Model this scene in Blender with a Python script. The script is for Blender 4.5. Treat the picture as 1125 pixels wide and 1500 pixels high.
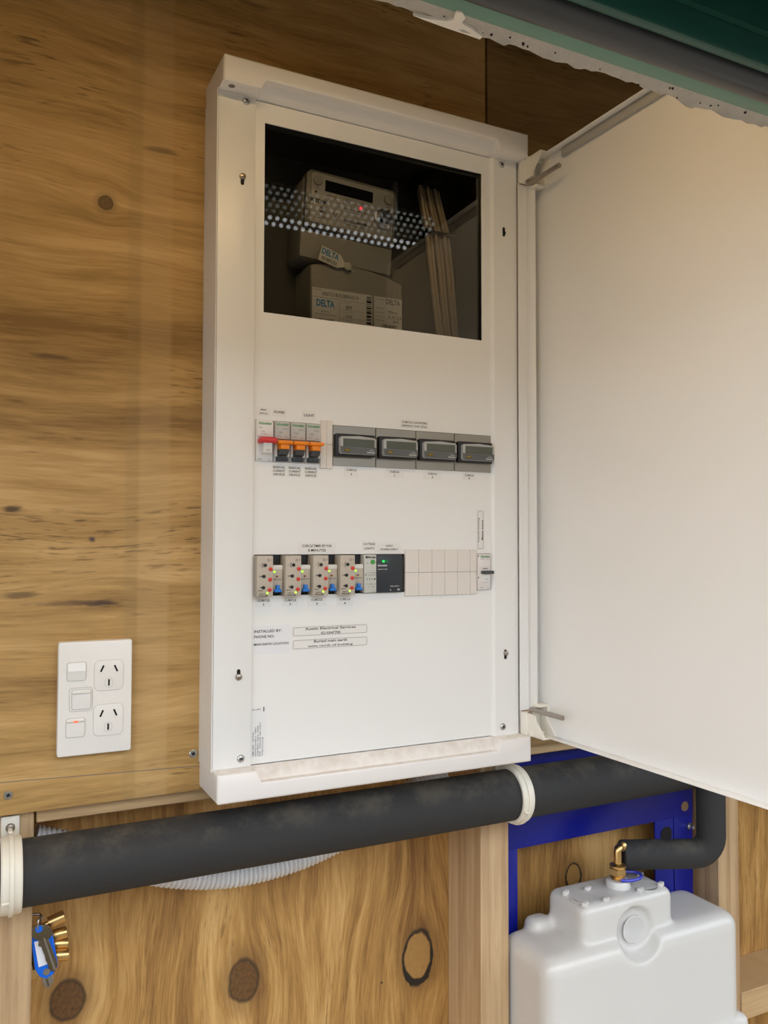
import bpy, bmesh, math, random
from mathutils import Vector, Matrix
random.seed(7)
for o in list(bpy.data.objects): bpy.data.objects.remove(o)
scene = bpy.context.scene
COL = scene.collection

# ------------------------------------------------------------------ camera (solved from the cabinet's edges)
CX, CY, CZ, YAW, PITCH, ROLL, F = -0.22876, -0.91516, 0.26913, 0.461, 0.0365, 0.002, 1215.04
_f = Vector((math.sin(YAW)*math.cos(PITCH), math.cos(YAW)*math.cos(PITCH), math.sin(PITCH)))
_r = Vector((math.cos(YAW), -math.sin(YAW), 0)); _u = _r.cross(_f)
_r2 = math.cos(ROLL)*_r + math.sin(ROLL)*_u; _u2 = -math.sin(ROLL)*_r + math.cos(ROLL)*_u
cam_data = bpy.data.cameras.new('camera'); cam = bpy.data.objects.new('camera', cam_data); COL.objects.link(cam)
cam.matrix_world = Matrix(((_r2.x, _u2.x, -_f.x, CX), (_r2.y, _u2.y, -_f.y, CY), (_r2.z, _u2.z, -_f.z, CZ), (0, 0, 0, 1)))
cam_data.sensor_fit = 'VERTICAL'; cam_data.sensor_height = 36.0; cam_data.lens = 36.0*F/1500.0
cam_data.clip_start = 0.01; cam_data.clip_end = 200
scene.camera = cam

# ------------------------------------------------------------------ daylight: plain overcast sky
world = bpy.data.worlds.new('sky'); scene.world = world; world.use_nodes = True
bg = world.node_tree.nodes['Background']
bg.inputs[0].default_value = (0.92, 0.97, 1.03, 1); bg.inputs[1].default_value = 3.6
vs = scene.view_settings
vs.view_transform = 'Standard'; vs.look = 'None'; vs.gamma = 1.0; vs.use_curve_mapping = False
vs.exposure = 0.0

# ------------------------------------------------------------------ helpers
def U(px, py, Y=None, X=None, Z=None):
    """point where the photo pixel's ray meets a plane Y=, X= or Z="""
    d = _r2*((px-562.5)/F) + _u2*((750-py)/F) + _f
    if Y is not None: t = (Y-CY)/d.y
    elif X is not None: t = (X-CX)/d.x
    else: t = (Z-CZ)/d.z
    return Vector((CX, CY, CZ)) + t*d
def prect(x0, y0, x1, y1, Y):
    xm, ym = (x0+x1)/2, (y0+y1)/2
    return U(x0, ym, Y=Y).x, U(x1, ym, Y=Y).x, U(xm, y1, Y=Y).z, U(xm, y0, Y=Y).z

class MB:
    def __init__(s): s.bm = bmesh.new()
    def _merge(s, t):
        me = bpy.data.meshes.new('t'); t.to_mesh(me); s.bm.from_mesh(me); bpy.data.meshes.remove(me); t.free(); return s
    def box(s, x0, x1, y0, y1, z0, z1, bev=0, seg=2, M=None):
        t = bmesh.new()
        v = [t.verts.new((x, y, z)) for x in (x0, x1) for y in (y0, y1) for z in (z0, z1)]
        for f in ((0,1,3,2),(4,6,7,5),(0,4,5,1),(2,3,7,6),(0,2,6,4),(1,5,7,3)): t.faces.new([v[i] for i in f])
        if bev: bmesh.ops.bevel(t, geom=list(t.edges), offset=bev, segments=seg, affect='EDGES', profile=0.5)
        if M is not None: bmesh.ops.transform(t, matrix=M, verts=t.verts)
        return s._merge(t)
    def prism(s, pts, y0, y1, bev=0, M=None, seg=2, axis='Y'):
        """polygon in (X,Z) extruded from y0 to y1 (axis X: polygon in (Y,Z))"""
        t = bmesh.new()
        mk = (lambda p, y: (p[0], y, p[1])) if axis == 'Y' else ((lambda p, y: (y, p[0], p[1])) if axis == 'X' else (lambda p, y: (p[0], p[1], y)))
        a = [t.verts.new(mk(p, y0)) for p in pts]; b = [t.verts.new(mk(p, y1)) for p in pts]
        n = len(pts); fa = t.faces.new(a); fb = t.faces.new(b[::-1])
        for i in range(n): t.faces.new((a[i], b[i], b[(i+1) % n], a[(i+1) % n]))
        if bev:
            e = [e for f in ((fa,) if bev > 0 else (fa, fb)) for e in f.edges]
            bmesh.ops.bevel(t, geom=list(set(e)), offset=abs(bev), segments=seg, affect='EDGES', profile=0.5)
        if M is not None: bmesh.ops.transform(t, matrix=M, verts=t.verts)
        return s._merge(t)
    def rrect(s, x0, x1, z0, z1, r, y0, y1, bev=0, seg=4, M=None):
        pts = []
        for cx, cz, a0 in ((x1-r, z1-r, 0), (x0+r, z1-r, 90), (x0+r, z0+r, 180), (x1-r, z0+r, 270)):
            for k in range(seg+1):
                a = math.radians(a0 + 90*k/seg); pts.append((cx+r*math.cos(a), cz+r*math.sin(a)))
        return s.prism(pts, y0, y1, bev, M)
    def frame(s, x0, x1, z0, z1, r, w, y0, y1, seg=4):
        def loop(i):
            pts = []
            rr = max(r-i, .0002)
            for cx, cz, a0 in ((x1-r, z1-r, 0), (x0+r, z1-r, 90), (x0+r, z0+r, 180), (x1-r, z0+r, 270)):
                for k in range(seg+1):
                    a = math.radians(a0+90*k/seg); pts.append((cx+rr*math.cos(a), cz+rr*math.sin(a)))
            return pts
        o, i = loop(0), loop(w); n = len(o); bm = s.bm
        V = [[bm.verts.new((p[0], y, p[1])) for p in l] for l, y in ((o, y0), (i, y0), (i, y1), (o, y1))]
        for k in range(n):
            j = (k+1) % n
            for q in range(4): bm.faces.new((V[q][k], V[q][j], V[(q+1) % 4][j], V[(q+1) % 4][k]))
        return s
    def cyl(s, p0, p1, r0, r1=None, seg=16, caps=True, bev=0):
        r1 = r0 if r1 is None else r1
        p0, p1 = Vector(p0), Vector(p1); d = (p1-p0).normalized()
        a = d.orthogonal().normalized(); b = d.cross(a)
        t = bmesh.new()
        A = [t.verts.new(p0+r0*(math.cos(2*math.pi*k/seg)*a+math.sin(2*math.pi*k/seg)*b)) for k in range(seg)]
        B = [t.verts.new(p1+r1*(math.cos(2*math.pi*k/seg)*a+math.sin(2*math.pi*k/seg)*b)) for k in range(seg)]
        for k in range(seg): t.faces.new((A[k], A[(k+1) % seg], B[(k+1) % seg], B[k]))
        if caps:
            fa = t.faces.new(A[::-1]); fb = t.faces.new(B)
            if bev: bmesh.ops.bevel(t, geom=list(fa.edges)+list(fb.edges), offset=bev, segments=2, affect='EDGES', profile=.5)
        return s._merge(t)
    def lathe(s, c, axis, prof, seg=20):
        """prof: list of (dist along axis, radius)"""
        c = Vector(c); d = Vector(axis).normalized(); a = d.orthogonal().normalized(); b = d.cross(a); bm = s.bm
        R = []
        for h, r in prof:
            R.append([bm.verts.new(c+d*h+max(r, 1e-5)*(math.cos(2*math.pi*k/seg)*a+math.sin(2*math.pi*k/seg)*b)) for k in range(seg)])
        for i in range(len(R)-1):
            for k in range(seg): bm.faces.new((R[i][k], R[i][(k+1) % seg], R[i+1][(k+1) % seg], R[i+1][k]))
        bm.faces.new(R[0][::-1]); bm.faces.new(R[-1]); return s
    def tube(s, pts, r, seg=12, caps=True):
        pts = [Vector(p) for p in pts]; n = len(pts); rs = r if isinstance(r, list) else [r]*n; bm = s.bm
        T = [(pts[min(i+1, n-1)]-pts[max(i-1, 0)]).normalized() for i in range(n)]
        a = T[0].orthogonal().normalized(); R = []
        for i in range(n):
            a = (a - T[i]*a.dot(T[i])).normalized(); b = T[i].cross(a)
            R.append([bm.verts.new(pts[i]+rs[i]*(math.cos(2*math.pi*k/seg)*a+math.sin(2*math.pi*k/seg)*b)) for k in range(seg)])
        for i in range(n-1):
            for k in range(seg): bm.faces.new((R[i][k], R[i][(k+1) % seg], R[i+1][(k+1) % seg], R[i+1][k]))
        if caps: bm.faces.new(R[0][::-1]); bm.faces.new(R[-1])
        return s
    def holed(s, x0, x1, z0, z1, y0, y1, holes):
        """flat sheet between y0 and y1 with rectangular holes"""
        xs = sorted({x0, x1, *[h[0] for h in holes], *[h[1] for h in holes]}); zs = sorted({z0, z1, *[h[2] for h in holes], *[h[3] for h in holes]})
        bm = s.bm; V = {}
        def v(i, k, y):
            key = (i, k, y)
            if key not in V: V[key] = bm.verts.new((xs[i], y, zs[k]))
            return V[key]
        def solid(i, k):
            if not (0 <= i < len(xs)-1 and 0 <= k < len(zs)-1): return False
            cx, cz = (xs[i]+xs[i+1])/2, (zs[k]+zs[k+1])/2
            return not any(h[0] < cx < h[1] and h[2] < cz < h[3] for h in holes)
        for i in range(len(xs)-1):
            for k in range(len(zs)-1):
                if not solid(i, k): continue
                for y in (y0, y1): bm.faces.new((v(i,k,y), v(i+1,k,y), v(i+1,k+1,y), v(i,k+1,y)))
                for di, dk, e in ((-1,0,((i,k),(i,k+1))), (1,0,((i+1,k),(i+1,k+1))), (0,-1,((i,k),(i+1,k))), (0,1,((i,k+1),(i+1,k+1)))):
                    if not solid(i+di, k+dk): bm.faces.new((v(*e[0],y0), v(*e[1],y0), v(*e[1],y1), v(*e[0],y1)))
        return s

BASE = {}
def _mesh(name, bm, mat, base, smooth, ang=38):
    bmesh.ops.recalc_face_normals(bm, faces=bm.faces)
    bmesh.ops.translate(bm, verts=bm.verts, vec=-Vector(base))
    me = bpy.data.meshes.new(name); bm.to_mesh(me); bm.free()
    if mat: me.materials.append(mat)
    if smooth:
        me.polygons.foreach_set('use_smooth', [True]*len(me.polygons)); me.set_sharp_from_angle(angle=math.radians(ang))
    return me
def obj(name, mb, mat, parent=None, base=None, smooth=True, label=None, kind=None, ang=38):
    b = BASE[parent.name] if parent else Vector(base or (0, 0, 0))
    bm = mb.bm if isinstance(mb, MB) else mb
    o = bpy.data.objects.new(name, _mesh(name, bm, mat, b, smooth, ang)); COL.objects.link(o)
    if parent: o.parent = parent
    else: o.location = b
    BASE[o.name] = Vector(b)
    if label: o['label'] = label
    if kind: o['kind'] = kind
    return o
def thing(name, loc, label, cat, group=None):
    o = bpy.data.objects.new(name, None); o.empty_display_size = .02; COL.objects.link(o); o.location = loc; BASE[o.name] = Vector(loc)
    return tag(o, label, cat, group)
def tag(o, label, cat, group=None):
    o['label'] = label; o['category'] = cat
    if group: o['group'] = group
    return o
def struct(name, mb=None, mat=None, loc=(0, 0, 0), smooth=False, label=None):
    if mb is None:
        o = bpy.data.objects.new(name, None); COL.objects.link(o); o.location = loc; BASE[o.name] = Vector(loc)
    else: o = obj(name, mb, mat, base=loc, smooth=smooth)
    o['kind'] = 'structure'
    if label: o['label'] = label
    return o
def dup(root, off, label=None):
    r = root.copy(); COL.objects.link(r); r.location = root.location + Vector(off); BASE[r.name] = BASE[root.name]+Vector(off)
    if label: r['label'] = label
    for ch in list(root.children):
        c = ch.copy(); COL.objects.link(c); c.parent = r; BASE[c.name] = BASE[r.name]
        for g in list(ch.children):
            d = g.copy(); COL.objects.link(d); d.parent = c; BASE[d.name] = BASE[r.name]
    return r
FONT = None
def text_bm(s, cx, cz, y, w, h, rot=0, bold=0, align='C', depth=.0001):
    """lettering facing -Y fitted into w x h (h may be None), centred at (cx, cz)"""
    cu = bpy.data.curves.new('t', 'FONT'); cu.body = s; cu.resolution_u = 2; cu.align_x = 'CENTER' if align == 'C' else 'LEFT'; cu.space_line = 0.95
    if bold: cu.offset = bold
    o = bpy.data.objects.new('t', cu); me = o.to_mesh().copy(); o.to_mesh_clear()
    bpy.data.objects.remove(o); bpy.data.curves.remove(cu)
    bm = bmesh.new(); bm.from_mesh(me); bpy.data.meshes.remove(me)
    xs = [v.co.x for v in bm.verts]; ys = [v.co.y for v in bm.verts]
    if not xs: return bm
    sx = w/(max(xs)-min(xs)); sy = (h/(max(ys)-min(ys))) if h else sx
    mx, my = (max(xs)+min(xs))/2, (max(ys)+min(ys))/2
    c, s_ = math.cos(math.radians(rot)), math.sin(math.radians(rot))
    for v in bm.verts:
        a, b = (v.co.x-mx)*sx, (v.co.y-my)*sy
        v.co = (cx+a*c-b*s_, y, cz+a*s_+b*c)
    return bm
def text(name, s, cx, cz, y, w, h, mat, parent, rot=0, bold=0, align='C'):
    bm = text_bm(s, cx, cz, y, w, h, rot, bold, align)
    # facing -Y: keep the winding that points to -Y
    o = obj(name, bm, mat, parent, smooth=False)
    return o
def join_text(parts):
    bm = bmesh.new()
    for p in parts:
        me = bpy.data.meshes.new('t'); p.to_mesh(me); bm.from_mesh(me); p.free(); bpy.data.meshes.remove(me)
    return bm

# ------------------------------------------------------------------ materials
def srgb(r, g, b):
    f = lambda c: (c/255/12.92) if c/255 <= .04045 else ((c/255+.055)/1.055)**2.4
    return (f(r), f(g), f(b), 1)
class NT:
    def __init__(s, name):
        s.m = bpy.data.materials.new(name); s.m.use_nodes = True; s.t = s.m.node_tree; s.n = s.t.nodes
        s.bsdf = s.n['Principled BSDF']
    def node(s, typ, **k):
        n = s.n.new(typ)
        for a, b in k.items(): setattr(n, a, b)
        return n
    def link(s, a, b): s.t.links.new(a, b)
    def _in(s, sock, v):
        if hasattr(v, 'links') or hasattr(v, 'is_output'): s.link(v, sock)
        else: sock.default_value = v
    def math(s, op, a, b=0.0, c=None, clamp=False):
        n = s.node('ShaderNodeMath', operation=op, use_clamp=clamp); s._in(n.inputs[0], a); s._in(n.inputs[1], b)
        if c is not None: s._in(n.inputs[2], c)
        return n.outputs[0]
    def add(s, a, b): return s.math('ADD', a, b)
    def sub(s, a, b): return s.math('SUBTRACT', a, b)
    def mul(s, a, b): return s.math('MULTIPLY', a, b)
    def pos(s):
        g = s.node('ShaderNodeNewGeometry'); x = s.node('ShaderNodeSeparateXYZ'); s.link(g.outputs['Position'], x.inputs[0]); return x.outputs
    def objpos(s):
        g = s.node('ShaderNodeTexCoord'); x = s.node('ShaderNodeSeparateXYZ'); s.link(g.outputs['Object'], x.inputs[0]); return x.outputs
    def xyz(s, x, y, z):
        n = s.node('ShaderNodeCombineXYZ'); [s._in(n.inputs[i], v) for i, v in enumerate((x, y, z))]; return n.outputs[0]
    def noise(s, vec, scale=1.0, detail=3, rough=.55, dist=0):
        n = s.node('ShaderNodeTexNoise'); s.link(vec, n.inputs['Vector']); n.inputs['Scale'].default_value = scale
        n.inputs['Detail'].default_value = detail; n.inputs['Roughness'].default_value = rough; n.inputs['Distortion'].default_value = dist; return n.outputs[0]
    def ramp(s, f, stops):
        n = s.node('ShaderNodeValToRGB'); s._in(n.inputs[0], f); e = n.color_ramp.elements
        while len(e) < len(stops): e.new(.5)
        for i, (p, c) in enumerate(stops): e[i].position = p; e[i].color = c if len(c) == 4 else (*c, 1)
        return n.outputs[0]
    def step(s, f, a, b):
        n = s.node('ShaderNodeMapRange', interpolation_type='SMOOTHSTEP'); s._in(n.inputs[0], f); n.inputs[1].default_value = a; n.inputs[2].default_value = b; return n.outputs[0]
    def mix(s, fac, a, b, blend='MIX'):
        n = s.node('ShaderNodeMix', data_type='RGBA', blend_type=blend); s._in(n.inputs[0], fac); s._in(n.inputs[6], a); s._in(n.inputs[7], b); return n.outputs[2]
    def out(s, col=None, rough=None, bump=None, bstr=.3, bdist=.001, metal=None):
        if col is not None: s._in(s.bsdf.inputs['Base Color'], col)
        if rough is not None: s._in(s.bsdf.inputs['Roughness'], rough)
        if metal is not None: s._in(s.bsdf.inputs['Metallic'], metal)
        if bump is not None:
            n = s.node('ShaderNodeBump'); n.inputs['Strength'].default_value = bstr; n.inputs['Distance'].default_value = bdist
            s.link(bump, n.inputs['Height']); s.link(n.outputs[0], s.bsdf.inputs['Normal'])
        return s.m
def plain(name, col, rough=.5, metal=0, noise=0, nscale=60, spec=None, sub=0):
    m = NT(name); c = col if len(col) == 4 else (*col, 1)
    if noise:
        p = m.pos(); f = m.noise(m.xyz(p[0], p[1], p[2]), nscale, 4)
        d = tuple(v*(1-noise) for v in c[:3])+(1,)
        m.out(m.mix(f, d, tuple(min(1, v*(1+noise*.6)) for v in c[:3])+(1,)), rough, metal=metal)
    else: m.out(c, rough, metal=metal)
    if spec is not None: m.bsdf.inputs['Specular IOR Level'].default_value = spec
    if sub:
        m.bsdf.inputs['Subsurface Weight'].default_value = sub; m.bsdf.inputs['Subsurface Radius'].default_value = (.02, .018, .015); m.bsdf.inputs['Subsurface Scale'].default_value = .6
    return m.m
def emit(name, col, strength):
    m = NT(name); m.out((*col, 1), .4); m.bsdf.inputs['Emission Color'].default_value = (*col, 1); m.bsdf.inputs['Emission Strength'].default_value = strength; return m.m

def wood(name, along, light, mid, dark, knots=(), fine=.35, bands=1.0, streak=.6, warp=.03, ring=11, blotch=0.0, veneer=None, seed=0, rough=.6, marks=()):
    """veneer; 'along' is the grain axis (0 = X, 2 = Z). knots: (x, z, rx, rz, kind)"""
    m = NT(name); p = m.pos()
    L = p[along]; C = p[2] if along == 0 else m.add(p[0], m.mul(p[1], .9))
    L = m.add(L, seed*3.7); 
    # grain bends around the knots
    kd = []
    for (kx, kz, rx, rz, kind) in knots:
        dx = m.mul(m.sub(p[0], kx), 1/rx); dz = m.mul(m.sub(p[2], kz), 1/rz)
        wob = m.mul(m.sub(m.noise(m.xyz(p[0], 0.0, p[2]), 45, 2), .5), .35)
        d = m.add(m.math('SQRT', m.add(m.mul(dx, dx), m.mul(dz, dz))), wob)
        kd.append((d, dx, dz, kind))
        g = m.math('EXPONENT', m.mul(m.mul(d, d), -.12))
        C = m.sub(C, m.mul(m.mul(dx if along == 2 else dz, g), (rx if along == 2 else rz)*.62))
    w1 = m.sub(m.noise(m.xyz(m.mul(L, 2.2), m.mul(C, 5.0), 1.3+seed), 1, 2), .5)
    Cw = m.add(C, m.mul(w1, warp))
    big = m.noise(m.xyz(m.mul(L, 1.1), m.mul(Cw, ring), 4.1+seed), 1.6, 3, .6)
    fineN = m.noise(m.xyz(m.mul(L, 26), m.mul(Cw, 420), seed+.5), 1, 3, .6)
    midN = m.noise(m.xyz(m.mul(L, 7), m.mul(Cw, 95), seed+2.5), 1, 3, .6)
    f = m.add(m.add(m.mul(m.sub(big, .5), 1.5*bands), m.mul(m.sub(midN, .5), .75)), m.add(m.mul(m.sub(fineN, .5), fine), .5))
    col = m.ramp(f, ((.12, dark), (.5, mid), (.85, light)))
    if streak:
        msk = m.step(m.noise(m.xyz(m.mul(L, 4), m.mul(Cw, 13), seed+8.2), 1, 2), .5, .66)
        sN = m.step(m.noise(m.xyz(m.mul(L, 34), m.mul(Cw, 300), seed+6.6), 1, 2), .55, .72)
        col = m.mix(m.mul(m.mul(msk, sN), streak), col, tuple(v*.38 for v in dark[:3])+(1,))
        s2 = m.step(m.noise(m.xyz(m.mul(L, 9), m.mul(Cw, 70), seed+3.3), 1, 3), .68, .8)
        col = m.mix(m.mul(s2, streak*.8), col, tuple(v*.45 for v in dark[:3])+(1,))
    if blotch:
        b = m.step(m.noise(m.xyz(p[0], p[1], p[2]), 7, 3), .42, .7); col = m.mix(m.mul(b, blotch), col, tuple(v*.8 for v in mid[:3])+(1,))
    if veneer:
        for x0, x1, c, a in veneer:  # tinted upright bands between two X limits
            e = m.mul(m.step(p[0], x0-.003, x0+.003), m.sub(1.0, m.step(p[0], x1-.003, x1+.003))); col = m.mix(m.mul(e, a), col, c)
    for (d, dx, dz, kind) in kd:
        halo = m.sub(1.0, m.step(d, .9, 2.2)); col = m.mix(m.mul(halo, .45), col, tuple(v*.62 for v in dark[:3])+(1,))
        body = m.sub(1.0, m.step(d, .92, 1.03)); ringm = m.mul(m.step(d, .86, .98), m.sub(1.0, m.step(d, 1.0, 1.16)))
        kn = m.noise(m.xyz(dx, dz, 2.0), 5, 4)
        if kind == 'light':
            dz2 = m.add(dz, .13); d2 = m.add(m.math('SQRT', m.add(m.mul(dx, dx), m.mul(dz2, dz2))), m.mul(m.sub(m.noise(m.xyz(m.mul(dx, 1.0), m.mul(dz, 1.0), 7.0), 2.2, 3), .5), .4))
            col = m.mix(m.sub(1.0, m.step(d2, 1.08, 1.17)), col, (.015, .010, .006, 1))
        if kind == 'dark': kc = m.ramp(kn, ((.3, tuple(v*.30 for v in dark[:3])), (.7, tuple(v*.8 for v in dark[:3]))))
        else: kc = m.ramp(kn, ((.3, tuple(v*.82 for v in mid[:3])), (.7, mid)))
        col = m.mix(m.mul(body, .92), col, kc)
        col = m.mix(m.mul(ringm, .95 if kind != 'dark' else .7), col, (.012, .008, .005, 1))
    for (kx, kz, rx, rz, c, a) in marks:
        dx = m.mul(m.sub(p[0], kx), 1/rx); dz = m.mul(m.sub(p[2], kz), 1/rz)
        wob = m.mul(m.sub(m.noise(m.xyz(m.mul(p[0], 40), 0.0, m.mul(p[2], 150)), 1, 3), .5), 1.5)
        d = m.add(m.math('SQRT', m.add(m.mul(dx, dx), m.mul(dz, dz))), wob)
        col = m.mix(m.mul(m.sub(1.0, m.step(d, .4, 1.2)), a), col, c)
    return m.out(col, rough, bump=f, bstr=.25, bdist=.0006)

W = {}
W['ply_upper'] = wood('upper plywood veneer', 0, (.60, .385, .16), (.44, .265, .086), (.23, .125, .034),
    knots=((-.1069, .6312, .0075, .0075, 'dark'),), fine=.62, bands=1.1, streak=.85, warp=.07, ring=9, blotch=.18,
    veneer=((-.069, -.036, (.56, .38, .18, 1), .28), (-.083, -.069, (.30, .21, .09, 1), .25)),  # two faint upright bands, one paler and one darker
    marks=((-.1914, .3017, .013, .004, (.05, .03, .012, 1), .9), (-.1079, .2044, .026, .0035, (.035, .018, .015, 1), .9), (-.135, .205, .05, .0035, (.10, .05, .03, 1), .6),
           (-.1157, .2716, .0045, .0035, (.05, .04, .05, 1), .9), (-.185, .215, .02, .004, (.09, .05, .02, 1), .7), (-.16, .46, .02, .004, (.08, .045, .018, 1), .7), (-.05, .70, .02, .004, (.09, .05, .02, 1), .6)))
W['ply_right_shaded'] = wood('shaded plywood veneer', 0, (.42, .265, .11), (.31, .19, .068), (.16, .09, .028), fine=.35, bands=.8, streak=.7, warp=.05, ring=12, seed=3)  # right sheet: its shade is put into the darker wood colours
W['ply_lower'] = wood('lower plywood veneer', 2, (.62, .38, .14), (.42, .225, .062), (.20, .09, .022),
    knots=((.3257, -.2937, .0215, .033, 'light'), (.0812, -.2715, .0185, .026, 'dark'), (-.1229, -.2459, .0185, .022, 'dark'), (.5933, -.2331, .014, .018, 'light')),
    fine=.8, bands=1.25, streak=.55, warp=.10, ring=10, seed=1)
W['stud'] = wood('pine framing timber', 2, (.58, .41, .235), (.49, .33, .18), (.35, .215, .108), fine=.3, bands=1.0, streak=.2, warp=.012, ring=48, seed=2)
W['nog'] = wood('pine framing timber across', 0, (.66, .47, .26), (.55, .37, .19), (.40, .25, .12), fine=.25, bands=.6, streak=.15, warp=.015, ring=26, seed=4)
W['shell'] = wood('shed lining plywood', 0, (.52, .36, .17), (.42, .28, .12), (.27, .17, .07), seed=5)

white = plain('white powder coat', (.83, .83, .82), .32)
capm = NT('white moulded plastic'); _p = capm.pos(); _v = capm.xyz(_p[0], _p[1], _p[2]); _g = capm.node('ShaderNodeNewGeometry'); _s = capm.node('ShaderNodeSeparateXYZ'); capm.link(_g.outputs['Normal'], _s.inputs[0])
_d = capm.mul(capm.mul(capm.step(_s.outputs[2], .35, .95), capm.step(capm.noise(_v, 70, 5, .7), .3, .7)), .55)
capm = capm.out(capm.mix(_d, (.82, .795, .78, 1), (.55, .48, .40, 1)), .45)
cream = plain('cream hinge plastic', (.82, .79, .71), .42)
bare = plain('bare steel', (.36, .34, .30), .42, .85)
zinc = plain('zinc screw', (.55, .56, .56), .3, 1)
pinm = plain('satin steel pin', (.40, .35, .31), .33, 1)
black = plain('black plastic', (.012, .012, .014), .4)
hole = plain('dark slot', (.006, .006, .007), .8)
topstrip = plain('grey gasket', (.42, .41, .39), .7)
paper = plain('label tape', (.80, .79, .77), .35)
paper2 = plain('printed label paper', (.74, .72, .68), .6)
ink = plain('black print', (.02, .02, .022), .5)
inkg = plain('grey print', (.18, .18, .18), .5)
green_ink = plain('green print', (.02, .27, .06), .5)
blue_ink = plain('blue print', (.02, .24, .55), .5)
white_ink = plain('white print', (.75, .75, .75), .5)
dev_white = plain('device white plastic', (.78, .78, .765), .4)
dev_grey = plain('device grey plastic', (.52, .53, .52), .42)
tan = plain('beige device plastic', (.50, .445, .37), .5)
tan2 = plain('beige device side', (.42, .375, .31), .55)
red = plain('red plastic', (.62, .03, .035), .35)
redd = plain('red dial plastic', (.68, .05, .03), .35)
orange = plain('orange plastic', (.86, .25, .005), .35)
dgrey = plain('charcoal plastic', (.06, .062, .068), .42)
blue_lever = plain('blue lever plastic', (.01, .17, .60), .35)
greendial = plain('green dial plastic', (.05, .30, .05), .4)
psu = plain('dark slate plastic', (.022, .028, .036), .45)
blank = plain('blank cover plastic', (.74, .70, .655), .5)
counter_grey = plain('counter bezel grey', (.40, .41, .41), .38)
counter_dark = plain('counter lower bezel', (.10, .105, .11), .4)
lcd = plain('liquid crystal display', (.085, .095, .075), .15)
lcd_dark = plain('dark display', (.008, .009, .010), .12)
brown_tag = plain('reset button face', (.12, .085, .01), .5)
outlet_white = plain('outlet white plastic', (.82, .80, .77), .22)
rocker_white = plain('rocker white plastic', (.80, .79, .765), .18)
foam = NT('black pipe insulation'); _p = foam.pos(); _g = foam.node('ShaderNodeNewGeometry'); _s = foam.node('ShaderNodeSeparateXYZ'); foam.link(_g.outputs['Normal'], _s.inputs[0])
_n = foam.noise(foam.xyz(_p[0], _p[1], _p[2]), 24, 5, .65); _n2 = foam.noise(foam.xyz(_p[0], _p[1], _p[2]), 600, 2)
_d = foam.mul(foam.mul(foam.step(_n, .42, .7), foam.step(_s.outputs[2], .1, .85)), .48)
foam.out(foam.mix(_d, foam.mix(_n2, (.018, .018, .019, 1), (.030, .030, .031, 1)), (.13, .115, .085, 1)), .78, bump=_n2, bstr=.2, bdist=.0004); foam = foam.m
clipm = plain('cream pipe clip plastic', (.76, .725, .63), .4)
conduit_m = plain('grey conduit plastic', (.72, .74, .77), .38)
blue_steel = plain('blue painted steel', (.002, .008, .25), .35, noise=.15, nscale=20)
tank_m = plain('translucent white tank plastic', (.63, .615, .59), .2, noise=.05, nscale=9, sub=.25)
brass = plain('brass', (.78, .52, .22), .34, 1, noise=.15, nscale=200)
keysteel = plain('nickel key steel', (.42, .40, .37), .28, 1)
keydark = plain('worn key steel', (.20, .17, .12), .35, 1)
tagblue = plain('blue tag plastic', (.0, .13, .72), .3)
clipblue = plain('blue retaining clip', (.05, .06, .50), .35)
meter_case = plain('meter grey case', (.36, .345, .315), .5)
meter_face = plain('meter face plate', (.42, .41, .40), .45)
meter_frame = plain('meter frame', (.20, .195, .18), .4)
box_grey = plain('grey fuse box plastic', (.33, .31, .275), .55)
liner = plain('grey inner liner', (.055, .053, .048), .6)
bounce_blocker = plain('black wall membrane', (.012, .013, .013), .7)
wirem = plain('beige cable sheath', (.52, .41, .27), .5)
concrete = NT('rough grey concrete'); _p = concrete.pos(); _v = concrete.xyz(_p[0], _p[1], _p[2]); _a = concrete.noise(_v, 60, 5, .65); _b = concrete.noise(_v, 420, 4, .7)
concrete = concrete.out(concrete.mix(_b, concrete.mix(_a, (.34, .325, .30, 1), (.56, .54, .50, 1)), concrete.mix(_a, (.46, .44, .41, 1), (.66, .64, .60, 1))), .92, bump=concrete.add(_a, concrete.mul(_b, .5)), bstr=.8, bdist=.0025)
greensteel = plain('green painted steel', (.010, .075, .055), .35, noise=.2, nscale=14)
greenlight = plain('pale green painted steel', (.13, .27, .21), .4, noise=.1, nscale=30)
rubber = plain('grey rubber seal', (.045, .048, .054), .34, noise=.2, nscale=40)
paint = plain('white paint flake', (.82, .79, .72), .6)
fascia_m = plain('pale fascia', (.80, .80, .78), .6)
perf_m = plain('perforated grey metal', (.10, .10, .095), .5)
ground_m = plain('dark gravel ground', (.17, .145, .11), .9, noise=.15, nscale=3)
floor_m = plain('timber floor', (.48, .33, .17), .85, noise=.15, nscale=5)
led_g = emit('green indicator light', (.45, .95, .05), 1.2)
led_g2 = emit('green power light', (.03, .75, .12), 1.0)
led_r = emit('red pulse light', (1.0, .03, .06), 1.6)
neon = emit('orange neon indicator', (1.0, .16, .06), .7)
glass = NT('smoked window glass')
_t = glass.node('ShaderNodeBsdfTransparent'); _t.inputs[0].default_value = (.95, .95, .93, 1)
_gl = glass.node('ShaderNodeBsdfGlossy'); _gl.inputs['Roughness'].default_value = .004
_fr = glass.node('ShaderNodeFresnel'); _fr.inputs[0].default_value = 1.5
_mx = glass.node('ShaderNodeMixShader'); glass.link(_fr.outputs[0], _mx.inputs[0]); glass.link(_t.outputs[0], _mx.inputs[1]); glass.link(_gl.outputs[0], _mx.inputs[2])
glass.link(_mx.outputs[0], glass.n['Material Output'].inputs[0]); glass = glass.m

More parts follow.
